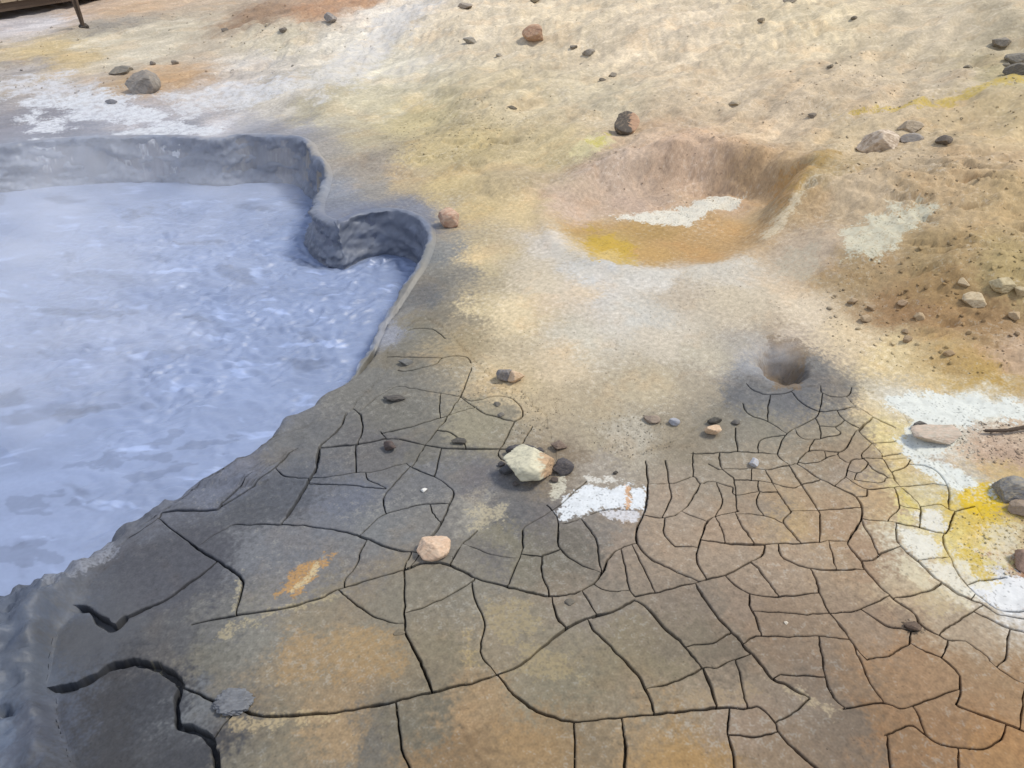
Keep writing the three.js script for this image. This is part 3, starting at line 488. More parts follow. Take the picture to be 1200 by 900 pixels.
const STONES = [
  [0.051,-1.68,0.158,0.095,0.124,0.14,["d0c79c","c89a5e","x","18"],"stone","stone","","large pale angular stone with an orange edge on the cracked mud"],
  [0.008,-1.792,0.024,0.014,0.019,0.2,["34343c","44424a","n","170"],"stone_chip","stone","dark crumbs around the pale stone","dark crumb of stone beside the large pale angular stone"],
  [0.119,-1.77,0.026,0.016,0.021,0.2,["3a3436","4a4244","n","171"],"stone_chip","stone","dark crumbs around the pale stone","dark crumb of stone beside the large pale angular stone"],
  [-0.032,-1.766,0.024,0.014,0.019,0.2,["34343c","44424a","n","172"],"stone_chip","stone","dark crumbs around the pale stone","dark crumb of stone beside the large pale angular stone"],
  [0.128,-1.694,0.023,0.012,0.018,0.2,["4a3c34","5a4a40","n","173"],"stone_chip","stone","dark crumbs around the pale stone","dark crumb of stone beside the large pale angular stone"],
  [0.086,-1.819,0.032,0.016,0.026,0.2,["34343c","44424a","n","174"],"stone_chip","stone","dark crumbs around the pale stone","dark crumb of stone beside the large pale angular stone"],
  [0.01,-1.679,0.02,0.01,0.016,0.2,["4a4038","5a4c44","n","175"],"stone_chip","stone","dark crumbs around the pale stone","dark crumb of stone beside the large pale angular stone"],
  [0.032,-1.807,0.107,0.037,0.048,0.3,["34343e","42424a","n","12"],"stone","stone","","long dark wet stone lying behind the large pale angular stone"],
  [-0.016,-1.731,0.047,0.023,0.033,0.3,["3c4048","48484c","n","13"],"stone","stone","","small dark stone touching the pointed end of the large pale stone"],
  [0.156,-1.73,0.068,0.037,0.061,0.25,["34343c","46424a","n","14"],"stone","stone","","dark wet stone between the large pale stone and white salt"],
  [0.148,-1.831,0.054,0.024,0.043,0.3,["6a5040","7c6450","n","15"],"stone","stone","","low brown stone behind the large pale angular stone"],
  [-0.212,-1.391,0.092,0.051,0.074,0.2,["e0b88c","d8a878","n","21"],"stone","stone","","crumbly peach coloured stone sitting on a long mud crack"],
  [-0.027,-2.172,0.057,0.054,0.051,0.15,["62626a","74727a","n","31"],"stone","stone","","upright grey stone leaning on a tan stone"],
  [0.015,-2.157,0.062,0.047,0.05,0.15,["d8b080","c89a66","n","32"],"stone","stone","","tan stone leaning against an upright grey stone"],
  [-0.386,-1.837,0.041,0.032,0.036,0.15,["4c3a34","5e463c","n","41"],"pebble","pebble","","round dark reddish brown pebble on grey cracked mud"],
  [-0.402,-2.079,0.079,0.024,0.039,0.15,["3c3630","58504a","n","42"],"stone_chip","stone","","flat dark stone chip on smooth grey mud beside the pool"],
  [-0.169,-1.865,0.049,0.017,0.029,0.2,["38342e","4a443c","n","43"],"stone_chip","stone","","small dark chip lying in a junction of cracks"],
  [0.64,-1.88,0.052,0.036,0.041,0.15,["d8a870","e0b884","n","51"],"pebble","pebble","","round tan pebble beside the steaming vent mud"],
  [0.658,-1.935,0.05,0.022,0.03,0.3,["34322a","46423a","n","52"],"stone_chip","stone","","dark chip directly behind the round tan pebble"],
  [0.725,-1.932,0.03,0.015,0.024,0.25,["54504a","605a52","n","53"],"stone_chip","stone","","tiny grey chip between the tan pebble and the vent"],
  [0.739,-1.749,0.031,0.027,0.028,0.1,["a8b8c8","c8b8ac","n","54"],"pebble","pebble","","small pale blue pebble on tan cracked mud"],
  [0.526,-1.933,0.036,0.022,0.029,0.2,["a0a4b0","8c9098","n","55"],"pebble","pebble","","small blue grey pebble on the speckled ground beside mud plates"],
  [0.458,-1.944,0.056,0.022,0.039,0.3,["88705c","9a8268","n","56"],"stone","stone","","low brown stone beside a small blue grey pebble"],
  [-0.293,-3.303,0.099,0.089,0.089,0.15,["d0a47c","b87c54","n","61"],"stone","stone","","orange tan stone beside the rim of the mud pool"],
  [0.622,-4.162,0.139,0.118,0.111,0.15,["4a4440","c8905e","x","62"],"stone","stone","","half dark half orange stone above the yellow pit"],
  [0.148,-5.908,0.154,0.108,0.123,0.15,["c08858","a87048","n","63"],"stone","stone","","blocky orange brown stone high on the pale slope"],
  [-0.303,-5.907,0.105,0.053,0.074,0.2,["8c8474","9a9080","n","64"],"stone","stone","","small grey stone near the blocky orange brown stone"],
  [1.801,-3.705,0.209,0.115,0.147,0.2,["d8c0a0","a88c6c","n","71"],"boulder","boulder","","large beige stone half buried in the hillside"],
  [2.009,-3.859,0.129,0.052,0.091,0.35,["b8a07c","a48c68","n","72"],"stone","stone","","low sandy stone behind the large beige stone"],
  [1.976,-3.749,0.118,0.047,0.083,0.3,["8c847c","9a9084","n","73"],"stone","stone","","grey stone tucked beside the large beige stone"],
  [2.073,-3.648,0.078,0.047,0.063,0.15,["4c443e","605650","n","74"],"stone","stone","","dark stone on the hillside beside the large beige one"],
  [2.913,-4.863,0.118,0.059,0.094,0.2,["887c6a","746a5c","n","75"],"stone","stone","","grey brown stone highest of three on the hillside"],
  [2.849,-4.552,0.126,0.069,0.101,0.2,["7c7468","8c8274","n","76"],"stone","stone","","middle grey stone of three on the hillside"],
  [2.731,-4.329,0.149,0.074,0.119,0.2,["54504c","686058","n","77"],"stone","stone","","dark stone at the end of the yellow streak"],
  [-2.458,-5.272,0.228,0.141,0.182,0.3,["7c766c","948c80","n","81"],"boulder","boulder","","rounded grey boulder among white salt beyond the pool"],
  [-2.81,-5.753,0.153,0.061,0.122,0.2,["6c6a60","807c70","n","82"],"stone","stone","","flat dark stone behind the rounded grey boulder"],
  [-1.449,-6.634,0.103,0.077,0.082,0.15,["787270","a0948c","n","83"],"stone","stone","","grey stone at the foot of the orange soil bank"],
  [1.322,-1.818,0.154,0.037,0.077,0.2,["c0a080","a89478","n","91"],"stone","stone","","flat brown stone pointing into the white crust"],
  [1.299,-1.897,0.046,0.025,0.032,0.2,["38343a","4a444a","n","92"],"stone","stone","","small black stone behind the flat brown stone"],
  [1.445,-1.574,0.107,0.059,0.086,0.25,["646a74","888478","n","93"],"stone","stone","","blue grey stone beside bright yellow sulphur"],
  [1.429,-1.518,0.072,0.036,0.057,0.25,["8c7460","9c846c","n","94"],"stone","stone","","brown stone below the blue grey stone at the sulphur"],
  [1.369,-1.341,0.081,0.04,0.073,0.3,["8c6a54","a07c64","n","95"],"stone","stone","","reddish brown stone beside the white and yellow crust"],
  [1.71,-2.451,0.095,0.043,0.067,0.2,["d0b884","bca06c","n","96"],"stone","stone","","yellow beige stone among clods on the brown slope"],
  [1.811,-2.486,0.089,0.044,0.071,0.2,["c0ac74","ac9860","n","97"],"stone","stone","","yellowish clod behind the yellow beige stone"],
  [1.507,-2.429,0.048,0.029,0.038,0.2,["b0905c","c0a068","n","98"],"clod","clod","clods on the brown slope","small crumbly clod of soil on the brown slope"],
  [1.325,-2.458,0.045,0.027,0.036,0.2,["a88858","b89868","n","99"],"clod","clod","clods on the brown slope","small crumbly clod of soil on the brown slope"],
  [1.309,-2.565,0.043,0.026,0.034,0.2,["a08050","b09060","n","100"],"clod","clod","clods on the brown slope","small crumbly clod of soil on the brown slope"],
  [1.422,-2.319,0.037,0.022,0.03,0.2,["8c6c44","9c7c50","n","101"],"clod","clod","clods on the brown slope","small crumbly clod of soil on the brown slope"],
  [1.367,-2.524,0.033,0.02,0.026,0.2,["a08050","b09060","n","102"],"clod","clod","clods on the brown slope","small crumbly clod of soil on the brown slope"],
  [1.476,-2.519,0.039,0.023,0.031,0.2,["a88454","b89464","n","103"],"clod","clod","clods on the brown slope","small crumbly clod of soil on the brown slope"],
  [1.524,-2.22,0.039,0.023,0.031,0.2,["a07c48","b08c58","n","104"],"clod","clod","clods on the brown slope","small crumbly clod of soil on the brown slope"],
  [1.698,-2.544,0.052,0.031,0.041,0.2,["b89c68","c8ac78","n","105"],"clod","clod","clods on the brown slope","small crumbly clod of soil on the brown slope"],
  [1.814,-2.376,0.05,0.03,0.04,0.2,["b09058","bc9c68","n","106"],"clod","clod","clods on the brown slope","small crumbly clod of soil on the brown slope"],
  [1.868,-2.461,0.057,0.034,0.045,0.2,["b8a068","c8b078","n","107"],"clod","clod","clods on the brown slope","small crumbly clod of soil on the brown slope"],
  [1.436,-2.372,0.028,0.017,0.022,0.2,["a08050","b09060","n","108"],"clod","clod","clods on the brown slope","small crumbly clod of soil on the brown slope"],
  [0.429,-5.677,0.054,0.032,0.043,0.2,["585048","686058","n","120"],"pebble","pebble","dark pebbles on the pale slope","tiny dark pebble beside a wider grey pebble on the pale slope"],
  [0.529,-5.593,0.094,0.047,0.066,0.25,["7c7264","8c8274","n","121"],"pebble","pebble","dark pebbles on the pale slope","wide grey pebble with two tiny dark pebbles beside it on the slope"],
  [0.564,-4.97,0.048,0.024,0.038,0.2,["54483c","645848","n","122"],"pebble","pebble","pair of pebbles on the slope","dark pebble of two lying close together on the pale slope"],
  [0.632,-5.017,0.059,0.035,0.047,0.2,["6c6050","7c7060","n","123"],"pebble","pebble","pair of pebbles on the slope","dark pebble of two lying close together on the pale slope"],
  [0.48,-5.484,0.041,0.02,0.032,0.2,["786c58","887c68","n","124"],"pebble","pebble","dark pebbles on the pale slope","tiny pebble just below the wide grey pebble on the slope"],
  [-0.09,-5.667,0.048,0.029,0.038,0.2,["908470","a09480","n","125"],"pebble","pebble","dark pebbles on the pale slope","pale grey pebble between the small grey stone and the blocky orange stone"],
  [0.0,-4.587,0.065,0.026,0.039,0.2,["4c4436","5c5444","n","126"],"pebble","pebble","dark pebbles on the pale slope","flat dark pebble on the rough yellow ground"],
  [2.257,-5.504,0.045,0.027,0.036,0.2,["54483c","645848","n","127"],"pebble","pebble","dark pebbles on the pale slope","small dark pebble lying on the pale sandy slope"],
  [1.607,-4.157,0.05,0.025,0.04,0.2,["5c5044","6c6050","n","128"],"pebble","pebble","dark pebbles on the pale slope","lone dark pebble on smooth sand behind the pit"],
  [1.88,-4.761,0.041,0.024,0.032,0.2,["5c5444","6c6454","n","129"],"pebble","pebble","dark pebbles on the pale slope","small dark pebble lying on the pale sandy slope"],
  [2.006,-6.048,0.135,0.047,0.094,0.25,["6c6050","7c7060","n","130"],"pebble","pebble","dark pebbles on the pale slope","wide low brown pebble beside a tiny dark one"],
  [2.039,-6.268,0.051,0.03,0.041,0.2,["54483c","645848","n","131"],"pebble","pebble","dark pebbles on the pale slope","tiny dark pebble touching the wide low brown pebble"],
  [1.714,-5.728,0.053,0.032,0.042,0.2,["8c7c60","9c8c70","n","132"],"pebble","pebble","dark pebbles on the pale slope","small dark pebble lying on the pale sandy slope"],
  [1.262,-4.434,0.068,0.027,0.054,0.3,["b09c78","a08c68","n","133"],"pebble","pebble","dark pebbles on the pale slope","low sandy pebble nearly the colour of the slope"],
  [0.19,-6.963,0.085,0.042,0.068,0.2,["786c50","887c60","n","134"],"pebble","pebble","dark pebbles on the pale slope","olive brown pebble on the slope behind the blocky orange brown stone"],
  [0.715,-6.729,0.177,0.044,0.089,0.2,["6c5444","7c6454","n","135"],"pebble","pebble","dark pebbles on the pale slope","long thin reddish brown pebble on the pale slope"],
  [-0.372,-6.649,0.122,0.043,0.085,0.25,["8c7c6c","9c8c7c","n","136"],"pebble","pebble","dark pebbles on the pale slope","low brown pebble on the slope behind the small grey stone"],
  [3.266,-5.762,0.064,0.032,0.051,0.2,["5c5448","6c6458","n","137"],"pebble","pebble","dark pebbles on the pale slope","small dark pebble lying on the pale sandy slope"],
  [2.786,-4.552,0.048,0.024,0.039,0.2,["6c6454","7c7464","n","138"],"pebble","pebble","dark pebbles on the pale slope","dark pebble touching the middle grey hillside stone"],
  [2.572,-4.547,0.053,0.021,0.037,0.2,["6c6048","7c7058","n","139"],"pebble","pebble","dark pebbles on the pale slope","flat dark pebble a little way from the three hillside stones"],
  [-1.792,-6.464,0.067,0.04,0.054,0.2,["5c5048","6c6058","n","140"],"pebble","pebble","dark pebbles beyond the pool","dark brown pebble below the orange soil bank"],
  [-2.312,-6.663,0.062,0.031,0.05,0.2,["746a60","847a70","n","141"],"pebble","pebble","dark pebbles beyond the pool","small dark pebble among crusts beyond the mud pool"],
  [-2.637,-5.929,0.05,0.03,0.04,0.2,["6c6258","7c7268","n","142"],"pebble","pebble","dark pebbles beyond the pool","small dark pebble among crusts beyond the mud pool"],
  [-2.491,-5.978,0.057,0.034,0.046,0.2,["746a5c","847a6c","n","143"],"pebble","pebble","dark pebbles beyond the pool","small dark pebble among crusts beyond the mud pool"],
  [-2.595,-5.079,0.077,0.027,0.046,0.2,["4c4c54","5c5c64","n","144"],"pebble","pebble","dark pebbles beyond the pool","flat blue black pebble on the white salt"],
  [-3.423,-6.397,0.054,0.027,0.043,0.2,["80766c","90867c","n","145"],"pebble","pebble","dark pebbles beyond the pool","small grey pebble beside the yellow stain beyond the pool"],
  [0.982,-1.164,0.042,0.015,0.029,0.2,["4a3628","5a4434","n","150"],"clod","clod","","dark brown clod blocking a crack in tan mud"],
  [0.147,-1.246,0.026,0.008,0.021,0.3,["5c5446","68604e","n","151"],"clod","clod","","dim brown clod between two cracks joining the longest crack"],
  [-0.276,-1.159,0.029,0.009,0.02,0.3,["6c6044","78684c","n","152"],"clod","clod","","olive clod on the end of a straight crack"],
  [0.315,-1.728,0.016,0.009,0.014,0.2,["24221e","302c28","n","154"],"pebble","pebble","","tiny black pebble at the edge of the white salt"],
  [-0.627,-0.956,0.096,0.025,0.067,0.2,["70747a","5c6068","m","155"],"mud_clod","clod","","flat grey flake of mud across the end of the wide arc crack"],
  [-0.261,-1.654,0.02,0.01,0.016,0.1,["dcd8cc","ece8dc","n","157"],"pebble","pebble","","tiny white crumb on an oval grey mud plate"],
  [-0.049,-2.04,0.026,0.013,0.021,0.3,["5c564c","68625a","n","158"],"pebble","pebble","","dark pebble inside the eye shaped mud plate"],
  [-0.037,-1.99,0.025,0.01,0.02,0.3,["625c52","6e685e","n","159"],"pebble","pebble","","second small pebble inside the eye shaped mud plate"],
  [-0.389,-2.304,0.056,0.02,0.034,0.3,["62625f","6e6e6a","n","161"],"stone_chip","stone","","grey chip on the smooth mud bank above the pool edge"],
  [0.678,-1.186,0.011,0.006,0.01,0.1,["d8c8a8","e8d8b8","n","162"],"pebble","pebble","","tiny cream pebble alone on a tan mud plate"]
];
const GRAVEL = [
  [420,1.658,-2.472,0.5,0.35,0.003,0.018],
  [260,2.107,-3.073,0.5,0.35,0.003,0.014],
  [420,1.487,-1.824,0.14,0.1,0.002,0.009],
  [260,0.384,-1.901,0.14,0.1,0.002,0.006],
  [500,-0.294,-4.403,0.45,0.4,0.003,0.01],
  [400,0.122,-2.252,0.35,0.3,0.002,0.005],
  [300,0.867,-3.792,0.5,0.25,0.003,0.01],
  [900,1.158,-5.542,2.6,1.6,0.003,0.011],
  [500,2.294,-4.231,0.8,0.8,0.003,0.014],
  [500,-2.698,-6.457,1.6,1.2,0.004,0.018],
  [250,1.347,-1.432,0.15,0.12,0.002,0.007],
  [300,0.0,-2.029,0.2,0.12,0.002,0.005],
  [350,0.983,-2.56,0.5,0.3,0.002,0.005],
  [700,0.208,-1.146,1.1,0.7,0.001,0.0026],
  [120,1.814,-3.428,0.3,0.2,0.004,0.016]
];
const OUTCROPS = [
  [1.887,-3.129,0.45,0.055],
  [1.52,-3.236,0.22,0.03],
  [2.032,-2.832,0.38,0.05],
  [-0.287,-4.275,0.4,0.042],
  [0.948,-3.772,0.32,0.04],
  [0.515,-3.715,0.24,0.03],
  [1.742,-2.455,0.38,0.035],
  [1.315,-3.304,0.18,0.04],
  [2.997,-4.946,0.6,0.045],
  [0.0,-3.715,0.25,0.02],
  [1.69,-5.393,0.7,0.022],
  [-1.94,-6.153,0.9,0.03],
  [-3.322,-6.322,0.9,0.03]
];
const FOLDS = [
  [-1.235,-1.152,0.16],
  [-1.158,-1.196,0.1],
  [-1.128,-0.97,0.2],
  [-1.076,-0.871,0.16],
  [-1.261,-0.931,0.25],
  [-1.316,-1.086,0.2],
  [-0.96,-0.793,0.2]
];
const STEEP = 31;
const STEAM = [
  [-2.147,-0.02,-3.246,1.0],
  [-2.327,0.08,-2.815,1.1],
  [-2.03,0.03,-3.564,0.9],
  [-1.924,-0.02,-2.513,0.9],
  [-2.021,0.03,-2.164,1.0],
  [-1.584,-0.04,-3.569,0.8],
  [-1.65,-0.04,-2.884,0.8],
  [-2.14,0.18,-3.375,1.0],
  [-1.267,-0.04,-3.839,0.7],
  [-2.014,0.33,-2.69,1.1],
  [-1.547,-0.06,-2.455,0.6],
  [-1.844,0.18,-2.63,0.9],
  [-1.584,0.13,-3.029,0.8],
  [-1.858,0.23,-2.233,1.0],
  [-1.523,-0.06,-2.182,0.5],
  [0.882,0.117,-2.185,0.2],
  [0.794,0.207,-2.086,0.24],
  [0.928,0.2,-2.154,0.2],
  [-1.577,0.2,-3.969,0.9],
  [-2.074,0.305,-3.858,1.0],
  [-1.697,0.08,-2.095,0.9],
  [-1.239,-0.07,-3.093,0.6],
  [-1.376,-0.08,-2.606,0.5],
  [-2.497,0.076,-4.033,0.9],
  [-1.316,-0.013,-4.222,0.6],
  [-2.129,0.095,-4.139,0.8],
  [-2.472,0.281,-3.605,1.1],
  [-1.869,0.0,-3.908,0.8]
];
const POINTS = {"walk_a":[-4.66,-7.586],"walk_b":[-4.311,-8.083],"boardwalk_a":[-4.413,-7.128],"boardwalk_b":[-3.24,-7.993],"stake":[-3.683,-7.109],"stick":[1.479,-1.865],"stick2":[1.681,-1.869],"vent":[0.983,-2.29],"pool_mid":[-1.396,-3.186],"far":[0.0,-7.246],"farl":[-5.293,-8.757],"plank":[2.329,-5.711]};

// ---------------------------------------------------------------- helpers
const taken = {};
function numbered(name) { const n = taken[name] = (taken[name] ?? -1) + 1; return n ? `${name}_${String(n).padStart(3, '0')}` : name; }
function mesh(name, geometry, material, parent = scene) { const m = new THREE.Mesh(geometry, material); m.name = numbered(name); m.castShadow = m.receiveShadow = true; parent.add(m); return m; }
function tag(o, label, category, group, kind) { o.userData.label = label; if (category) o.userData.category = category; if (group) o.userData.group = group; if (kind) o.userData.kind = kind; return o; }
function signedDistance(poly, x, z) {   // below zero inside; also the third entry of the nearest stretch
  let best = 1e9, att = 0, inside = false;
  for (let i = 0, n = poly.length, p = poly[n - 1]; i < n; i++) {
    const q = poly[i], ex = q[0] - p[0], ez = q[1] - p[1], t = clamp(((x - p[0]) * ex + (z - p[1]) * ez) / (ex * ex + ez * ez));
    const dx = x - p[0] - t * ex, dz = z - p[1] - t * ez, d = dx * dx + dz * dz;
    if (d < best) { best = d; att = p[2] + (q[2] - p[2]) * t; }
    if ((p[1] > z) !== (q[1] > z) && x < (q[0] - p[0]) * (z - p[1]) / (q[1] - p[1]) + p[0]) inside = !inside;
    p = q;
  }
  signedDistance.att = att;
  return inside ? -Math.sqrt(best) : Math.sqrt(best);
}

// ---------------------------------------------------------------- the lie of the land
function baseHeight(x, z) {
  let s = 0, t = 0;
  for (const c of TERRAIN) { const dx = x - c[0], dz = z - c[1], q = dx * dx + dz * dz + 0.05, w = 1 / (q * q); s += w * c[2]; t += w; }
  return s / t;
}
const regionIn = (x, z) => -signedDistance(REGION, x + 0.02 * fbm(x * 9, z * 9, 3), z + 0.02 * fbm(x * 9 + 30, z * 9, 3));
function outcrop(x, z) {               // crumbling ledges on the slope
  let k = 0; for (const o of OUTCROPS) k = Math.max(k, o[3] * Math.exp(-(((x - o[0]) ** 2 + (z - o[1]) ** 2) / (o[2] * o[2]))));
  if (k < 0.002) return 0;
  const wx = x + 0.06 * noise2(x * 4, z * 4), wz = z + 0.06 * noise2(x * 4 + 20, z * 4), r = ridged(wx * 3.2, wz * 8 - x * 1.5, 4);
  const r2 = ridged(wx * 5 + 9, wz * 17 - x * 4, 3); return k * (0.9 * sstep(-0.1, 0.3, r) + 0.5 * r + 0.45 * sstep(-0.1, 0.3, r2) + 0.22 * noise2(wx * 24, wz * 34)) - k * 0.6;
}
function surface(x, z) {               // top of the undisturbed ground: land + relief
  const b = baseHeight(x, z);
  let h = b;
  const far = sstep(-5.5, -9, z);
  // the shallow yellow pit
  const wx = 0.05 * fbm(x * 5, z * 5, 3), wz = 0.05 * fbm(x * 5 + 50, z * 5, 3);
  let pitK = 0;
  if (x > -0.3 && x < 2.2 && z < -2.6 && z > -5.2) {
    const dp = -signedDistance(PIT, x + wx * 0.6, z + wz * 0.6);
    pitK = sstep(0, 0.17, dp); h += (Math.min(PIT_LEVEL, h) - h) * pitK;
    h += 0.016 * Math.exp(-(((dp + 0.03) / 0.05) ** 2));
  }
  // the vent
  const vr = Math.hypot((x + wx * 0.7 + 0.02 * noise2(x * 24, z * 24) - VENT[0]) / VENT[2], (z + wz * 0.7 + 0.02 * noise2(x * 24 + 8, z * 24) - VENT[1]) / VENT[3]);
  if (vr < 4) h += -VENT[4] * (1 - sstep(0.3, 1.0, vr)) + 0.012 * Math.exp(-(((vr - 1.4) / 0.4) ** 2));
  // the pool
  const roam = z > -2.4 ? 0.5 + 1.4 * sstep(-2.3, -1.9, z) : 0.5, pd = signedDistance(POOL, x + wx * roam + 0.016 * noise2(x * 9, z * 9), z + wz * roam + 0.016 * noise2(x * 9 + 9, z * 9)) - (z < -2.12 ? 0.03 * sstep(-2.12, -2.3, z) : 0), pw = signedDistance.att;
  const low = LEVEL - 0.015, nearPool = Math.exp(-Math.max(0, pd) / 0.12);
  const rough = 0.003 + (0.026 * sstep(0.10, 0.26, b) + 0.012 * sstep(-4.5, -5.6, z)) * (1 - 0.6 * pitK) * (1 - nearPool);
  const relief = rough * (0.9 * ridged(x * 2.6, z * 4.2, 5) + 0.8 * fbm(x * 11, z * 15, 3)) + 0.012 * far * fbm(x * 3, z * 3, 3)
    + sstep(0.1, 0.3, b) * (0.04 * fbm(x * 1.3, z * 1.9 - 0.8 * x, 3) + 0.042 * ridged((x - z) * 0.6, (x + z) * 2.0, 3)) + outcrop(x, z) * (1 - nearPool);
  if (pd < 0) {
    h = Math.max(low + pd * 0.5, low - 0.15);
  } else h = low + (h - low) * (1 - Math.pow(1 - clamp(pd / pw), 2.2));
  // lumps and folds of wet mud along the shallow bank 
  const shallow = sstep(0.08, 0.16, pw) * (z > -3 ? 1 : 0.2) * (z > -1.7 && x < -0.6 ? sstep(0.04, -0.06, regionIn(x, z)) : 1), bank = sstep(-0.10, 0.02, pd) * (1 - sstep(0.12, 0.5, pd));
  h += shallow * bank * (0.045 * ridged(x * 3 + z * 2 + wx * 8, z * 7 - x * 6, 5) + 0.03 * fbm(x * 11, z * 11, 4));
  let fold = 0; for (const o of FOLDS) fold = Math.max(fold, Math.exp(-(((x - o[0]) ** 2 + (z - o[1]) ** 2) / (o[2] * o[2]))));
  if (fold > 0.03 && pd > -0.05) { const ux = x + 0.08 * fbm(x * 6, z * 6, 3), uz = z + 0.08 * fbm(x * 6 + 11, z * 6, 3), r = ridged(ux * 4 + uz * 3, uz * 8 - ux * 7, 4); h += sstep(0.03, 0.4, fold) * 1.5 * sstep(0.01, -0.035, regionIn(x, z)) * (0.026 * r + 0.022 * sstep(0.0, 0.18, r) + 0.020 * fbm(ux * 18, uz * 24, 4)); }
  return h + relief * (1 - 0.7 * bank * shallow);
}
const CRACK_DEPTH = 0.036;
const crackBed = (x, z) => x > -1.6 && x < 2.2 && z < -0.3 && z > -3.4 ? CRACK_DEPTH * sstep(0.002, 0.014, regionIn(x, z)) : 0;

// ---------------------------------------------------------------- colours of the ground (measured tints of mud, clay, salt and sulphur)
const LIT = [1.48, 1.53, 1.68];         // how much brighter than its own colour a sunlit level surface shows in the photograph
const toLin = (c) => { c /= 255; return c <= 0.04045 ? c / 12.92 : Math.pow((c + 0.055) / 1.055, 2.4); };
const toByte = (c) => { c = clamp(c); return 255 * (c <= 0.0031308 ? c * 12.92 : 1.055 * Math.pow(c, 1 / 2.4) - 0.055); };
const tints = TINTS.map((t) => [t[0], t[1], toLin(t[2]) / LIT[0], toLin(t[3]) / LIT[1], toLin(t[4]) / LIT[2], t[5] ?? 0]);
function tintAt(x, z) { let w = 0, r = 0, g = 0, b = 0; for (const t of tints) { const q = (x - t[0]) ** 2 + (z - t[1]) ** 2 + 0.004, k = 1 / (q * q); w += k; r += k * t[2]; g += k * t[3]; b += k * t[4]; } return [r / w, g / w, b / w]; }
function tintField(x0, x1, z0, z1, n) {
  const f = new Float32Array(n * n * 4);
  for (let j = 0; j < n; j++) for (let i = 0; i < n; i++) {
    const x = mix(x0, x1, i / (n - 1)), z = mix(z0, z1, j / (n - 1)); let w = 0, r = 0, g = 0, b = 0, a = 0;
    const soft = 0.002 + 0.004 * Math.max(0, -z - 3);
    for (const t of tints) { const dx = x - t[0], dz = (z - t[1]) * (z < -4 ? 0.75 : 1), q = dx * dx + dz * dz + soft, k = 1 / (q * q); w += k; r += k * t[2]; g += k * t[3]; b += k * t[4]; a += k * t[5]; }
    const o = (j * n + i) * 4; f[o] = r / w; f[o + 1] = g / w; f[o + 2] = b / w; f[o + 3] = a / w;
  }
  return (x, z, out) => {
    const u = clamp((x - x0) / (x1 - x0)) * (n - 1.001), v = clamp((z - z0) / (z1 - z0)) * (n - 1.001), i = Math.floor(u), j = Math.floor(v), fu = u - i, fv = v - j;
    for (let q = 0; q < 4; q++) { const o = (j * n + i) * 4 + q; out[q] = mix(mix(f[o], f[o + 4], fu), mix(f[o + n * 4], f[o + n * 4 + 4], fu), fv); }
  };
}
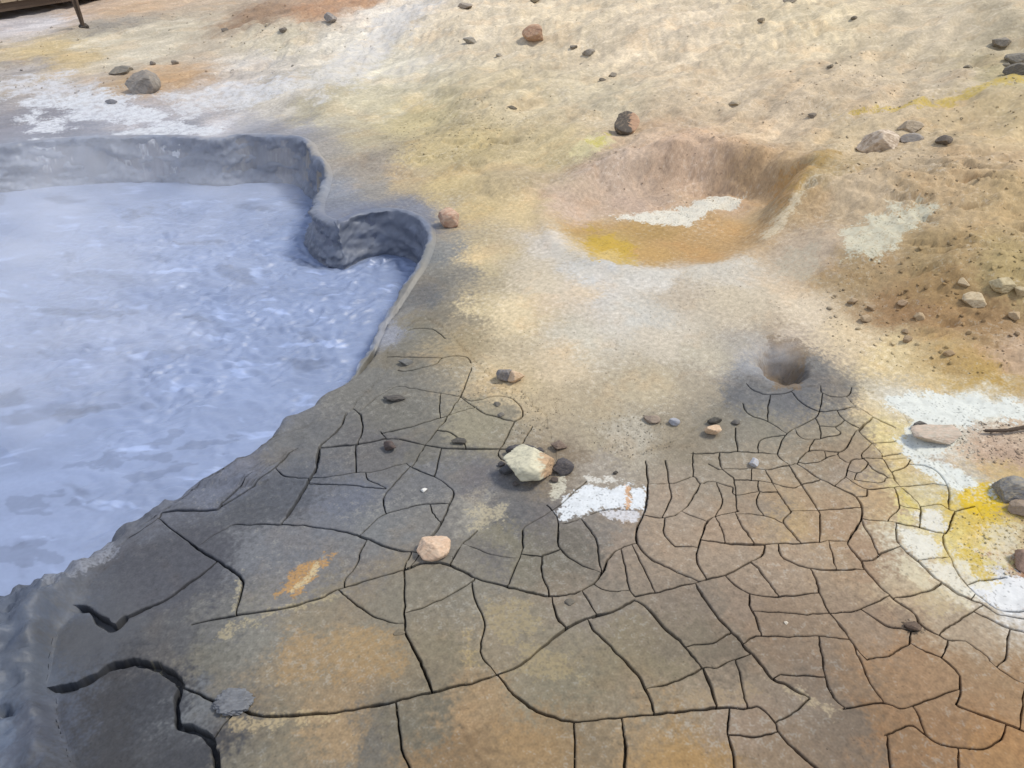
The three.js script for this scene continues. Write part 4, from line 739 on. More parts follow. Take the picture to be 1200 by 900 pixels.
function paintGround(x0, x1, z0, z1, n, coarse) {
  const field = tintField(x0, x1, z0, z1, 288), px = new Float32Array(n * n * 4), c = [0, 0, 0, 0], step = (x1 - x0) / n;
  for (let j = 0; j < n; j++) for (let i = 0; i < n; i++) {
    const x = x0 + (i + 0.5) / n * (x1 - x0), z = z0 + (j + 0.5) / n * (z1 - z0), s = coarse ? 1 : 0;
    const w1 = noise2(x * 7, z * 7), w2 = noise2(x * 7 + 60, z * 7 + 20), w3 = noise2(x * 23, z * 23), w4 = noise2(x * 23 + 90, z * 23), w5 = noise2(x * 71, z * 71), w6 = noise2(x * 71 + 20, z * 71 + 70);
    const A = coarse ? 0.10 : 0.055, B = coarse ? 0.05 : 0.028, C = coarse ? 0.05 : 0.034;
    const g1 = noise2(x * 160, z * 160), g2 = noise2(x * 160 + 31, z * 160 + 77), D = coarse ? 0.05 : 0.03;
    field(x + A * w1 + B * w3 + C * w5 + D * g1, z + A * w2 + B * w4 + C * w6 + D * g2, c);
    const fine = noise2(x * 190, z * 190), mid = noise2(x * 48 + 11, z * 55), big = noise2(x * 3.1 + 5, z * 4.3);
    if (coarse) { const q = 1 + 0.16 * fbm(x * 2.1 + 8, z * 6.5, 5) + 0.14 * sstep(0.1, 0.5, noise2(x * 9, z * 22)); c[0] *= q; c[1] *= q; c[2] *= q; }
    if (z < -3) { const q = 1 + sstep(-3, -4, z) * (0.34 * fbm((x - z) * 0.9, (x + z) * 4.2 + 0.3 * w1, 5) + 0.10 * sstep(0.15, 0.5, noise2((x - z) * 2.2 + 9, (x + z) * 11))); c[0] *= q; c[1] *= q; c[2] *= q; }
    const wet = c[3], dry = 1 - 0.75 * wet, lum = (c[0] + c[1] + c[2]) / 3;
    let k = 1 + dry * (0.20 * fine + 0.14 * mid + 0.09 * big + 0.15 * w5);
    const o = (j * n + i) * 4; 
    // pale crumbs and dark grains of the surface
    const crumb = sstep(0.30, 0.62, mid * 0.6 + fine * 0.5 + 0.35 * noise2(x * 5 + 70, z * 6)) * dry * (coarse ? 0.2 : mix(0.42, 0.2, sstep(0.18, 0.35, lum))) * sstep(0.02, 0.12, lum);
    const grain = sstep(0.42, 0.7, noise2(x * 150 + 40, z * 150) * 0.8 + 0.3 * w3) * dry * (coarse ? 0.15 : 0.3);
    const rust = sstep(0.1, 0.6, noise2(x * 4.1 + 33, z * 5.3) + 0.4 * w3) * 0.05 * dry;
    px[o] = c[0] * k * (1 + rust); px[o + 1] = c[1] * k; px[o + 2] = c[2] * k * (1 - rust);
    px[o] = mix(px[o], Math.min(0.7, lum * 1.75 + 0.02), crumb); px[o + 1] = mix(px[o + 1], Math.min(0.66, lum * 1.65 + 0.02), crumb); px[o + 2] = mix(px[o + 2], Math.min(0.58, lum * 1.4 + 0.015), crumb);
    px[o] *= 1 - grain; px[o + 1] *= 1 - grain; px[o + 2] *= 1 - grain;
    px[o + 3] = mix(0.93, 0.58, wet);
  }
  for (const t of PATCHES) {            // salt, sulphur and rust crusts with ragged outlines
    const poly = []; let a0 = 1e9, a1 = -1e9, b0 = 1e9, b1 = -1e9;
    for (let i = 0; i < t.p.length; i += 2) { poly.push([t.p[i], t.p[i + 1], 0]); a0 = Math.min(a0, t.p[i]); a1 = Math.max(a1, t.p[i]); b0 = Math.min(b0, t.p[i + 1]); b1 = Math.max(b1, t.p[i + 1]); }
    const m = t.e * 2.5, col = t.c.map((v, q) => toLin(v) / LIT[q]);
    const i0 = Math.max(0, Math.floor((a0 - m - x0) / (x1 - x0) * n)), i1 = Math.min(n - 1, Math.ceil((a1 + m - x0) / (x1 - x0) * n)), j0 = Math.max(0, Math.floor((b0 - m - z0) / (z1 - z0) * n)), j1 = Math.min(n - 1, Math.ceil((b1 + m - z0) / (z1 - z0) * n));
    for (let j = j0; j <= j1; j++) for (let i = i0; i <= i1; i++) {
      const x = x0 + (i + 0.5) / n * (x1 - x0), z = z0 + (j + 0.5) / n * (z1 - z0), f = 0.5 / t.e;
      const d = -signedDistance(poly, x, z), nn = noise2(x * f, z * f) + 0.6 * noise2(x * f * 2.7 + 9, z * f * 3.3) + 0.4 * noise2(x * f * 8, z * f * 9 + 5);
      const rag = d + t.e * 1.3 * nn + t.e * (t.n - 0.55) * 1.2 + t.e * 0.7 * (noise2(x * 110, z * 110) + 0.7 * noise2(x * 240, z * 240)), sharp = Math.max(step * 0.8, t.e * 0.3);
      let k = t.a * sstep(-sharp, sharp, rag);
      if (k <= 0) continue;
      k *= 1 - (1 - t.n) * sstep(-0.1, 0.5, noise2(x * f * 4 + 31, z * f * 4) + 0.7 * noise2(x * 120, z * 120));
      const v = 1 + 0.06 * noise2(x * 60, z * 60) + 0.06 * noise2(x * 170, z * 170), o = (j * n + i) * 4;
      const speck = 1 - 0.42 * sstep(0.42, 0.6, noise2(x * 130 + 3, z * 130) + 0.45 * noise2(x * 21, z * 21)) - 0.10 * sstep(0.1, 0.5, noise2(x * 34 + 8, z * 34));
      for (let q = 0; q < 3; q++) px[o + q] = mix(px[o + q], col[q] * v * speck, k);
      px[o + 3] = mix(px[o + 3], 0.9, k);
    }
  }
  const img = new Uint8Array(n * n * 4), rg = new Uint8Array(n * n);
  for (let i = 0; i < n * n; i++) { for (let q = 0; q < 3; q++) img[i * 4 + q] = toByte(px[i * 4 + q]); img[i * 4 + 3] = 255; rg[i] = 255 * px[i * 4 + 3]; }
  const tex = (data, srgb) => {
    const t = new THREE.DataTexture(data, srgb ? n : n / 2, srgb ? n : n / 2); if (srgb) t.colorSpace = THREE.SRGBColorSpace;
    t.magFilter = THREE.LinearFilter; t.minFilter = THREE.LinearMipmapLinearFilter; t.generateMipmaps = true; t.wrapS = t.wrapT = THREE.MirroredRepeatWrapping;
    t.repeat.set(1 / (x1 - x0), 1 / (z1 - z0)); t.offset.set(-x0 / (x1 - x0), -z0 / (z1 - z0)); t.needsUpdate = true; return t;   // uv is (x, z) in metres
  };
  const m = n / 2, half = new Uint8Array(m * m * 4);
  for (let j = 0; j < m; j++) for (let i = 0; i < m; i++) half.fill(rg[(2 * j) * n + 2 * i], (j * m + i) * 4, (j * m + i) * 4 + 4);
  return { map: tex(img, true), roughnessMap: tex(half, false) };
}
function bumpTile(n, f) {
  const d = new Uint8Array(n * n * 4);
  for (let j = 0; j < n; j++) for (let i = 0; i < n; i++) { const v = 255 * clamp(f(i / n, j / n)); d[(j * n + i) * 4] = d[(j * n + i) * 4 + 1] = d[(j * n + i) * 4 + 2] = v; d[(j * n + i) * 4 + 3] = 255; }
  const t = new THREE.DataTexture(d, n, n); t.wrapS = t.wrapT = THREE.RepeatWrapping; t.magFilter = THREE.LinearFilter; t.minFilter = THREE.LinearMipmapLinearFilter; t.generateMipmaps = true; t.needsUpdate = true; return t;
}
const soilBump = bumpTile(1024, (u, v) => {
  const a = fbm(u * 14, v * 14, 6, 14), b = fbm(u * 5, v * 5, 3, 5);
  return 0.5 + 0.5 * a * (1 + 0.8 * b) + 0.25 * b;
});
soilBump.repeat.set(0.9, 0.9);
const farBump = soilBump.clone(); farBump.repeat.set(0.31, 0.37); farBump.needsUpdate = true;
const NEAR = [-2.0, 2.2, -4.6, -0.5], FAR = [-7, 7, -15, -1];
const soil = new THREE.MeshStandardMaterial({ name: 'near_soil', ...paintGround(...NEAR, 2048, false), bumpMap: soilBump, bumpScale: 0.007, roughness: 1 });
const farSoil = new THREE.MeshStandardMaterial({ name: 'far_soil', ...paintGround(...FAR, 2048, true), bumpMap: farBump, bumpScale: 0.016, roughness: 1 });


// ---------------------------------------------------------------- ground sheets
{
  const lines = (a, b, step, lo, hi, grow, most) => {
    const v = []; for (let k = 0, n = Math.round((b - a) / step); k <= n; k++) v.push(a + (b - a) * k / n);
    for (let s = step, p = a; p > lo;) { s = Math.min(s * grow, most(p)); p -= s; v.unshift(p); }
    for (let s = step, p = b; p < hi;) { s = Math.min(s * grow, most(p)); p += s; v.push(p); }
    return v;
  };
  const xs = lines(NEAR[0], NEAR[1], 0.0115, -80, 80, 1.07, (p) => Math.abs(p) < 7 ? 0.06 : 9);
  const zs = lines(NEAR[2], NEAR[3], 0.0115, -110, 30, 1.05, (p) => p < -14 ? 9 : p < 0 ? 0.055 : 9);
  const nx = xs.length, nz = zs.length, pos = new Float32Array(nx * nz * 3), uv = new Float32Array(nx * nz * 2);
  for (let j = 0; j < nz; j++) for (let i = 0; i < nx; i++) {
    const o = j * nx + i; pos.set([xs[i], surface(xs[i], zs[j]), zs[j]], o * 3); uv.set([xs[i], zs[j]], o * 2);
  }
  const near = [], far = [];
  for (let j = 0; j < nz - 1; j++) for (let i = 0; i < nx - 1; i++) {
    const a = j * nx + i, b = a + 1, c = a + nx, d = c + 1, mx = (xs[i] + xs[i + 1]) / 2, mz = (zs[j] + zs[j + 1]) / 2;
    (mx > NEAR[0] && mx < NEAR[1] && mz > NEAR[2] && mz < NEAR[3] ? near : far).push(a, c, b, b, c, d);
  }
  const whole = new THREE.BufferGeometry(); whole.setAttribute('position', new THREE.BufferAttribute(pos, 3)); whole.setIndex(new THREE.BufferAttribute(Uint32Array.from(near.concat(far)), 1)); whole.computeVertexNormals();
  const nor = whole.attributes.normal.array.slice();
  for (let o = 0; o < nx * nz; o++) pos[o * 3 + 1] -= crackBed(pos[o * 3], pos[o * 3 + 2]);   // the bed under the plates, shaded as the ground it belongs to
  const part = (idx) => {
    const id = new Int32Array(nx * nz).fill(-1), P = [], N = [], U = [], I = [];
    for (const k of idx) { if (id[k] < 0) { id[k] = P.length / 3; P.push(pos[k * 3], pos[k * 3 + 1], pos[k * 3 + 2]); N.push(nor[k * 3], nor[k * 3 + 1], nor[k * 3 + 2]); U.push(uv[k * 2], uv[k * 2 + 1]); } I.push(id[k]); }
    const g = new THREE.BufferGeometry(); g.setAttribute('position', new THREE.Float32BufferAttribute(P, 3)); g.setAttribute('normal', new THREE.Float32BufferAttribute(N, 3)); g.setAttribute('uv', new THREE.Float32BufferAttribute(U, 2)); g.setIndex(I); return g;
  };
  tag(mesh('ground', part(near), soil), 'bare geothermal ground of grey, yellow and tan clay around the mud pool', null, null, 'structure');
  tag(mesh('hillside', part(far), farSoil), 'pale sandy slope with white crusts behind the pool', null, null, 'structure');
  
}

// ---------------------------------------------------------------- the mud pool
{
const n = 1024, px = new Uint8Array(n * n * 4);      // thin films and streaks of thicker and thinner mud
  for (let j = 0; j < n; j++) for (let i = 0; i < n; i++) {
    const x = -3.6 + 3.8 * i / n, z = -4.9 + 4.2 * j / n, ux = x + 0.16 * fbm(x * 1.7, z * 1.7, 3), uz = z + 0.16 * fbm(x * 1.7 + 30, z * 1.7, 3);
    const film = fbm(ux * 3 - uz * 1.2, uz * 6 + ux, 5), streak = sstep(0.20, 0.42, fbm(ux * 5 - uz * 2, uz * 15 + 40, 4)), dark = sstep(0.18, 0.34, fbm(ux * 2.2 + 9, uz * 4.6 - ux, 5));
    let scum = 0; for (const l of FILMS) { const c = Math.cos(l[4]), s = Math.sin(l[4]), dx = x - l[0], dz = z - l[1], u = (c * dx - s * dz) / l[2], v = (s * dx + c * dz) / l[3], q = Math.hypot(u, v) + 2.2 * fbm(x * 9, z * 17, 5); scum = Math.max(scum, sstep(1.0, 0.8, q)); }
    const k = (1 + 0.22 * film + 0.4 * streak - 0.28 * dark + 0.05 * noise2(x * 60, z * 90)) * (1 - 0.2 * scum);
    const o = (j * n + i) * 4; px[o] = toByte(0.202 * k); px[o + 1] = toByte(0.246 * k); px[o + 2] = toByte(0.358 * k); px[o + 3] = 255;
  }
  const films = new THREE.DataTexture(px, n, n); films.colorSpace = THREE.SRGBColorSpace; films.magFilter = THREE.LinearFilter; films.wrapS = films.wrapT = THREE.MirroredRepeatWrapping; films.repeat.set(1 / 3.8, 1 / 4.2); films.offset.set(3.6 / 3.8, 4.9 / 4.2); films.needsUpdate = true;
  const mud = new THREE.MeshPhysicalMaterial({ name: 'wet_mud', map: films, roughness: 0.5, clearcoat: 0.3, clearcoatRoughness: 0.42 });
  const xs = [], zs = [];
  for (let x = -2.7; x < 0; x += 0.008) xs.push(x);
  for (let x = -2.74, s = 0.04; x > -5.2; x -= s, s *= 1.2) xs.unshift(x);
  for (let z = -4.75; z < -1.2; z += 0.009) zs.push(z);
  for (let z = -1.17; z < -0.4; z += 0.03) zs.push(z);
  const nx = xs.length, nz = zs.length, P = [], I = [], U = [], id = new Int32Array(nx * nz).fill(-1), ok = new Uint8Array(nx * nz);
  for (let j = 0; j < nz; j++) for (let i = 0; i < nx; i++) ok[j * nx + i] = signedDistance(POOL, xs[i], zs[j]) < 0.06 ? 1 : 0;
  const rb = rng(33), BUBBLES = [[-1.32, -2.43, 0.05]]; for (let k = 0; k < 26; k++) BUBBLES.push([-0.5 - 1.6 * rb(), -2.2 - 1.9 * rb(), 0.018 + 0.05 * rb() ** 2]);
  const ripple = (x, z) => {
    const lively = sstep(-0.35, 0.35, fbm(x * 0.9 + 4, z * 0.9, 2) + 0.9 - 0.95 * Math.hypot((x + 1.0) / 1.35, (z + 3.05) / 1.1));
    const wx = x + 0.05 * noise2(x * 5, z * 5), wz = z + 0.05 * noise2(x * 5 + 40, z * 5), e = signedDistance(POOL, x, z);
    let h = lively * 0.9 * (0.013 * ridged(wx * 7 - wz * 3, wz * 13 + wx * 2, 3) + 0.013 * noise2(wx * 19 - wz * 6, wz * 38 + wx * 6) + 0.006 * ridged(wx * 15, wz * 30 + wx * 4, 2)) + 0.003 * fbm(x * 2, z * 3, 2) + 0.0012 * noise2(wx * 14, wz * 26);
    for (const [bx, bz, r] of BUBBLES) if (Math.abs(x - bx) < 0.3 && Math.abs(z - bz) < 0.3) { const q = Math.hypot(x - bx, z - bz) / r; h += 0.011 * Math.exp(-(((q - 1) / 0.28) ** 2)) * (0.6 + 0.8 * noise2(x * 20, z * 20)); }
    return h * sstep(0.02, -0.05, e);
  };
  for (let j = 0; j < nz; j++) for (let i = 0; i < nx; i++) if (ok[j * nx + i]) { id[j * nx + i] = P.length / 3; P.push(xs[i], LEVEL + ripple(xs[i], zs[j]), zs[j]); U.push(xs[i], zs[j]); }
  for (let j = 0; j < nz - 1; j++) for (let i = 0; i < nx - 1; i++) { const a = id[j * nx + i], b = id[j * nx + i + 1], c = id[j * nx + nx + i], d = id[j * nx + nx + i + 1]; if (a >= 0 && b >= 0 && c >= 0 && d >= 0) I.push(a, c, b, b, c, d); }
  const g = new THREE.BufferGeometry(); g.setAttribute('position', new THREE.Float32BufferAttribute(P, 3)); g.setAttribute('uv', new THREE.Float32BufferAttribute(U, 2)); g.setIndex(I); g.computeVertexNormals();
  const m = mesh('mud_pool', g, mud);
  tag(m, 'rippled blue grey surface of the boiling mud pool', null, null, 'structure');
  
}

// ---------------------------------------------------------------- the steep wet bank round the far side of the pool
{
  const curve = new THREE.CatmullRomCurve3(POOL.slice(0, STEEP).map((p) => new THREE.Vector3(p[0], p[2], p[1])), false, 'centripetal');
  const N = 760, K = 34, P = [], C = [], U = [], I = [], p = new THREE.Vector3(), t = new THREE.Vector3();
  let run = 0, last = null;
  for (let i = 0; i <= N; i++) {
    curve.getPointAt(i / N, p); curve.getTangentAt(i / N, t); const L = Math.hypot(t.x, t.z) || 1; let ox = t.z / L, oz = -t.x / L;
    if (signedDistance(POOL, p.x + ox * 0.02, p.z + oz * 0.02) < signedDistance(POOL, p.x - ox * 0.02, p.z - oz * 0.02)) { ox = -ox; oz = -oz; }
    if (last) run += Math.hypot(p.x - last[0], p.z - last[1]); last = [p.x, p.z];
    const w = p.y, top = surface(p.x + ox * (w + 0.07), p.z + oz * (w + 0.07)), fade = sstep(N, N - 110, i), wide = 0.02 + 0.05 * fade;
    let down = 0, py = null, po = null;
    for (let k = 0; k <= K; k++) {
      const q = k / K; let off, y;
      if (q < 0.12) { off = mix(w + wide, w + wide * 0.5, q / 0.12); y = surface(p.x + ox * off, p.z + oz * off) + mix(-0.008, 0.004 * fade - 0.002, q / 0.12); }
      else if (q < 0.3) { const e = (q - 0.12) / 0.18; off = mix(w + wide * 0.5, w * 0.75, e); y = top + 0.006 * fade - 0.002 + 0.008 * Math.sin(e * Math.PI) * fade - 0.004 * e; }
      else { const e = (q - 0.3) / 0.7; off = mix(w * 0.75, -0.015, Math.pow(e, 1.25)); y = mix(top, LEVEL - 0.05, Math.pow(e, 0.85)); }
      const wall = sstep(0.12, 0.34, q), lump = wall * (0.032 * ridged(run * 2.6 + y * 3, y * 9 + run * 0.8, 3) + 0.018 * fbm(run * 11, y * 22, 3) + 0.010 * noise2(run * 34, y * 52) + 0.014 * sstep(-0.15, 0.25, ridged(run * 3.5, y * 30 + run * 1.5, 2))) - 0.02 * wall;
      off += lump * Math.min(1, w / 0.06); y += wall * (1 - sstep(0.4, 0.6, q)) * (0.014 * fbm(run * 7, 3, 3) + 0.007 * noise2(run * 38, down * 30));
      const x = p.x + ox * off, z = p.z + oz * off; if (py !== null) down += Math.hypot(off - po, y - py); py = y; po = off;
      P.push(x, y, z); U.push(run, down);
      const g = 1 + 0.22 * fbm(run * 6, down * 12, 4) + 0.10 * noise2(run * 50, down * 60), pale = sstep(0.05, 0.3, fbm(run * 9 + 20, down * 14, 4) - 0.05) * 0.8, crust = sstep(-3.15, -2.9, p.z) * sstep(0.22, 0.3, q) * (1 - sstep(0.5, 0.7, q)) * sstep(-0.12, 0.12, fbm(run * 14, down * 16, 3));
      const m = (v, hi) => v * g * (1 + 0.28 * pale) * (1 + crust * hi);
      const edge = sstep(-0.05, 0.05, q - 0.24 + 0.22 * fbm(run * 7 + 60, down * 10, 4)), land = tintAt(x, z);
      C.push(mix(land[0] * g, m(0.132, 1.0), edge), mix(land[1] * g, m(0.147, 1.0), edge), mix(land[2] * g, m(0.182, 1.0), edge));
    }
  }
  for (let i = 0; i < N; i++) for (let k = 0; k < K; k++) { const a = i * (K + 1) + k, b = a + K + 1; I.push(a, b, a + 1, b, b + 1, a + 1); }
  const g = new THREE.BufferGeometry(); g.setAttribute('position', new THREE.Float32BufferAttribute(P, 3)); g.setAttribute('color', new THREE.Float32BufferAttribute(C, 3)); g.setAttribute('uv', new THREE.Float32BufferAttribute(U, 2)); g.setIndex(I); g.computeVertexNormals();
  const m = mesh('pool_bank', g, new THREE.MeshStandardMaterial({ name: 'bank_mud', vertexColors: true, roughness: 0.5, bumpMap: soilBump, bumpScale: 0.006 }));
  tag(m, 'steep lumpy bank of wet grey mud round the pool', null, null, 'structure');
}

// ---------------------------------------------------------------- dried mud plates between the cracks
const mudFlat = new THREE.Group(); mudFlat.name = 'cracked_mud_flat';
tag(mudFlat, 'flat of dried mud split by cracks into plates', null, null, 'structure'); scene.add(mudFlat);
{
  let x0 = 1e9, x1 = -1e9, z0 = 1e9, z1 = -1e9;
  for (const p of REGION) { x0 = Math.min(x0, p[0]); x1 = Math.max(x1, p[0]); z0 = Math.min(z0, p[1]); z1 = Math.max(z1, p[1]); }
  x0 -= 0.04; x1 += 0.04; z0 -= 0.04; z1 += 0.04;
  const S = 0.0014, nx = Math.ceil((x1 - x0) / S), nz = Math.ceil((z1 - z0) / S), f = new Float32Array(nx * nz).fill(1);
  // the fringe of the flat
  { const n = 5, cx = Math.ceil(nx / n) + 1, cz = Math.ceil(nz / n) + 1, c = new Float32Array(cx * cz);
    for (let j = 0; j < cz; j++) for (let i = 0; i < cx; i++) c[j * cx + i] = regionIn(x0 + i * n * S, z0 + j * n * S);
    for (let j = 0; j < nz; j++) for (let i = 0; i < nx; i++) { const a = Math.floor(i / n), b = Math.floor(j / n), u = i / n - a, v = j / n - b; f[j * nx + i] = mix(mix(c[b * cx + a], c[b * cx + a + 1], u), mix(c[b * cx + cx + a], c[b * cx + cx + a + 1], u), v); } }
  const M = 0.02;
  // an end that stops just short of another crack runs into it
  const lines = CRACKS.map((c) => { const l = []; for (let i = 1; i < c.length; i += 2) l.push([c[i], c[i + 1]]); return l; });
  const flow = lines.map((l) => l.length > 2 ? new THREE.SplineCurve(l.map((p) => new THREE.Vector2(...p))).getPoints(l.length * 8).map((p) => [p.x, p.y]) : l);
  const hair = [];
  CRACKS.forEach((c, k) => { for (const end of [1, c.length - 2]) {
    const x = c[end], z = c[end + 1]; let best = 0.008, bx = x, bz = z;
    flow.forEach((l, q) => { if (q !== k) for (let i = 0; i < l.length - 1; i++) { const ex = l[i + 1][0] - l[i][0], ez = l[i + 1][1] - l[i][1], t = clamp(((x - l[i][0]) * ex + (z - l[i][1]) * ez) / (ex * ex + ez * ez || 1e-9)), px = l[i][0] + t * ex, pz = l[i][1] + t * ez, d = Math.hypot(x - px, z - pz); if (d < best) { best = d; bx = px; bz = pz; } } });
    if (best < 0.008) { c[end] = bx; c[end + 1] = bz; continue; }
    // or a hairline carries on in its direction until it meets the next crack
    const back = end === 1 ? 3 : c.length - 4, L = Math.hypot(x - c[back], z - c[back + 1]) || 1, ux = (x - c[back]) / L, uz = (z - c[back + 1]) / L;
    let reach = 0.14;
    flow.forEach((l, q) => { if (q !== k) for (let i = 0; i < l.length - 1; i++) {
      const ex = l[i + 1][0] - l[i][0], ez = l[i + 1][1] - l[i][1], den = ux * ez - uz * ex; if (Math.abs(den) < 1e-9) continue;
      const rx = l[i][0] - x, rz = l[i][1] - z, t = (rx * ez - rz * ex) / den, v = (rx * uz - rz * ux) / den; if (t > 0 && t < reach && v >= 0 && v <= 1) reach = t;
    } });
    if (reach < 0.14) hair.push([3, x, z, x + ux * reach, z + uz * reach]);
  } });
  CRACKS.push(...hair);
  for (const crack of CRACKS) {
    const pts = []; for (let i = 1; i < crack.length; i += 2) pts.push(new THREE.Vector2(crack[i], crack[i + 1]));
    let fine = pts;
    if (pts.length > 2) { const c = new THREE.SplineCurve(pts); fine = c.getPoints(pts.length * 6); }
    else { fine = []; for (let k = 0; k <= 8; k++) fine.push(pts[0].clone().lerp(pts[1], k / 8)); }
    // small jogs as the crack finds its way
    fine = fine.map((p) => new THREE.Vector2(p.x + 0.0028 * noise2(p.x * 26, p.y * 26) + 0.0018 * noise2(p.x * 90, p.y * 90), p.y + 0.0035 * noise2(p.x * 26 + 50, p.y * 26) + 0.0018 * noise2(p.x * 90 + 7, p.y * 90)));
    for (let k = 0; k < fine.length - 1; k++) {
      const p = fine[k], q = fine[k + 1], ex = q.x - p.x, ez = q.y - p.y, l2 = ex * ex + ez * ez || 1e-9;
      const reach = Math.min(k, fine.length - 1 - k) / fine.length, wa = Math.max(0.0028, crack[0] * 0.00078 * (0.95 + 0.5 * noise2(p.x * 30 + 9, p.y * 30) + 0.5 * noise2(p.x * 8, p.y * 8 + 3)) * (0.65 + 0.35 * sstep(0, 0.12, reach))) / 2;
      const i0 = Math.max(0, Math.floor((Math.min(p.x, q.x) - M - x0) / S)), i1 = Math.min(nx - 1, Math.ceil((Math.max(p.x, q.x) + M - x0) / S)), j0 = Math.max(0, Math.floor((Math.min(p.y, q.y) - M - z0) / S)), j1 = Math.min(nz - 1, Math.ceil((Math.max(p.y, q.y) + M - z0) / S));
      for (let j = j0; j <= j1; j++) for (let i = i0; i <= i1; i++) {
        const x = x0 + i * S, z = z0 + j * S, t = clamp(((x - p.x) * ex + (z - p.y) * ez) / l2), d = Math.hypot(x - p.x - t * ex, z - p.y - t * ez) - wa;
        if (d < f[j * nx + i]) f[j * nx + i] = d;
      }
    }
  }
  // outlines where the field crosses zero
  const next = new Map(), key = (i, j, e) => (j * nx + i) * 2 + e;
  const pt = (k) => { const e = k & 1, o = k >> 1, i = o % nx, j = (o - i) / nx, a = f[o], b = f[e ? o + nx : o + 1], t = a / (a - b); return [x0 + (i + (e ? 0 : t)) * S, z0 + (j + (e ? t : 0)) * S]; };
  for (let j = 0; j < nz - 1; j++) for (let i = 0; i < nx - 1; i++) {
    const o = j * nx + i, A = f[o] > 0, B = f[o + 1] > 0, C = f[o + nx + 1] > 0, D = f[o + nx] > 0, c = A | B << 1 | C << 2 | D << 3;
    if (!c || c === 15) continue;
    const T = key(i, j, 0), R = key(i + 1, j, 1), Bt = key(i, j + 1, 0), L = key(i, j, 1);
    const seg = { 1: [[T, L]], 2: [[R, T]], 3: [[R, L]], 4: [[Bt, R]], 5: [[T, L], [Bt, R]], 6: [[Bt, T]], 7: [[Bt, L]], 8: [[L, Bt]], 9: [[T, Bt]], 10: [[R, T], [L, Bt]], 11: [[R, Bt]], 12: [[L, R]], 13: [[T, R]], 14: [[L, T]] }[c];
    for (const [a, b] of seg) next.set(a, b);
  }
  const loops = [];
  for (const start of [...next.keys()]) {
    if (!next.has(start)) continue;
    const l = []; let k = start;
    while (next.has(k)) { l.push(pt(k)); const n = next.get(k); next.delete(k); k = n; }
    loops.push(l);
  }
  const area = (l) => { let a = 0; for (let i = 0, p = l[l.length - 1]; i < l.length; i++) { a += p[0] * l[i][1] - l[i][0] * p[1]; p = l[i]; } return a / 2; };
  function simplify(l, tol) {           // Douglas-Peucker on a closed outline
    const far = l.reduce((b, p, i) => { const d = Math.hypot(p[0] - l[0][0], p[1] - l[0][1]); return d > b[0] ? [d, i] : b; }, [0, 0])[1];
    const run = (a) => { const keep = new Uint8Array(a.length); keep[0] = keep[a.length - 1] = 1; const st = [[0, a.length - 1]];
      while (st.length) { const [s, e] = st.pop(); let m = 0, mi = -1; const ex = a[e][0] - a[s][0], ez = a[e][1] - a[s][1], L = Math.hypot(ex, ez) || 1e-9;
        for (let i = s + 1; i < e; i++) { const d = Math.abs((a[i][0] - a[s][0]) * ez - (a[i][1] - a[s][1]) * ex) / L; if (d > m) { m = d; mi = i; } }
        if (m > tol) { keep[mi] = 1; st.push([s, mi], [mi, e]); } }
      return a.filter((_, i) => keep[i]); };
    const out = [...run(l.slice(0, far + 1)).slice(0, -1), ...run([...l.slice(far), l[0]]).slice(0, -1)], dense = [];
    out.forEach((p, i) => { const q = out[(i + 1) % out.length], n = Math.ceil(Math.hypot(q[0] - p[0], q[1] - p[1]) / 0.022); for (let k = 0; k < n; k++) dense.push([mix(p[0], q[0], k / n), mix(p[1], q[1], k / n)]); });
    return dense;
  }
  const outer = [], inner = [];
  for (const l of loops) { const a = area(l); if (Math.abs(a) < 0.00035 || l.length < 8) continue; (a < 0 ? outer : inner).push({ l, a }); }
  // the wrong turn of the list would make plates of the cracks: plates are the many
  const [plates, holes] = outer.length >= inner.length ? [outer, inner] : [inner, outer];
  const inPoly = (l, x, z) => { let r = false; for (let i = 0, p = l[l.length - 1]; i < l.length; i++) { const q = l[i]; if ((p[1] > z) !== (q[1] > z) && x < (q[0] - p[0]) * (z - p[1]) / (q[1] - p[1]) + p[0]) r = !r; p = q; } return r; };
  for (const h of holes) { const best = plates.filter((p) => Math.abs(p.a) > Math.abs(h.a) && inPoly(p.l, ...h.l[0])).sort((p, q) => Math.abs(p.a) - Math.abs(q.a))[0]; if (best) (best.holes ??= []).push(h); }
  plates.sort((p, q) => Math.abs(q.a) - Math.abs(p.a));
  console.log('plates', plates.length, 'holes', holes.length, 'grid', nx, nz);
  let tris = 0;
  plates.forEach((plate, index) => {
    const r = rng(index + 500), rings = [plate, ...(plate.holes ?? [])].map((q, k) => { let l = simplify(q.l, 0.0006); if ((area(l) < 0) !== (k > 0)) l = l.slice().reverse(); return l; });   // outline turns one way, holes the other
    let cx = 0, cz = 0; for (const p of rings[0]) { cx += p[0]; cz += p[1]; } cx /= rings[0].length; cz /= rings[0].length;
    const small = Math.min(1, Math.sqrt(Math.abs(plate.a)) / 0.15), tx = (r() - 0.5) * 0.026, tz = (r() - 0.5) * 0.026, lift = (r() - 0.5) * 0.0025;
    let P, U, I, caps, tri;
    const top = (x, z, drop) => {
      const e = regionIn(x, z), inset = sstep(0.0, 0.05, e);
      return surface(x, z) + inset * (lift + tx * (x - cx) * small + tz * (z - cz) * small) - drop * sstep(0.0, 0.02, e) - 0.0035 * (1 - sstep(0.0, 0.03, e));
    };
    const depthAt = (x, z) => { const u = clamp((x - x0) / S, 0, nx - 1.01), v = clamp((z - z0) / S, 0, nz - 1.01), i = Math.floor(u), j = Math.floor(v), o = j * nx + i; return mix(mix(f[o], f[o + 1], u - i), mix(f[o + nx], f[o + nx + 1], u - i), v - j); };
    const put = (x, z, y) => { P.push(x, y, z); U.push(x, z); return P.length / 3 - 1; };
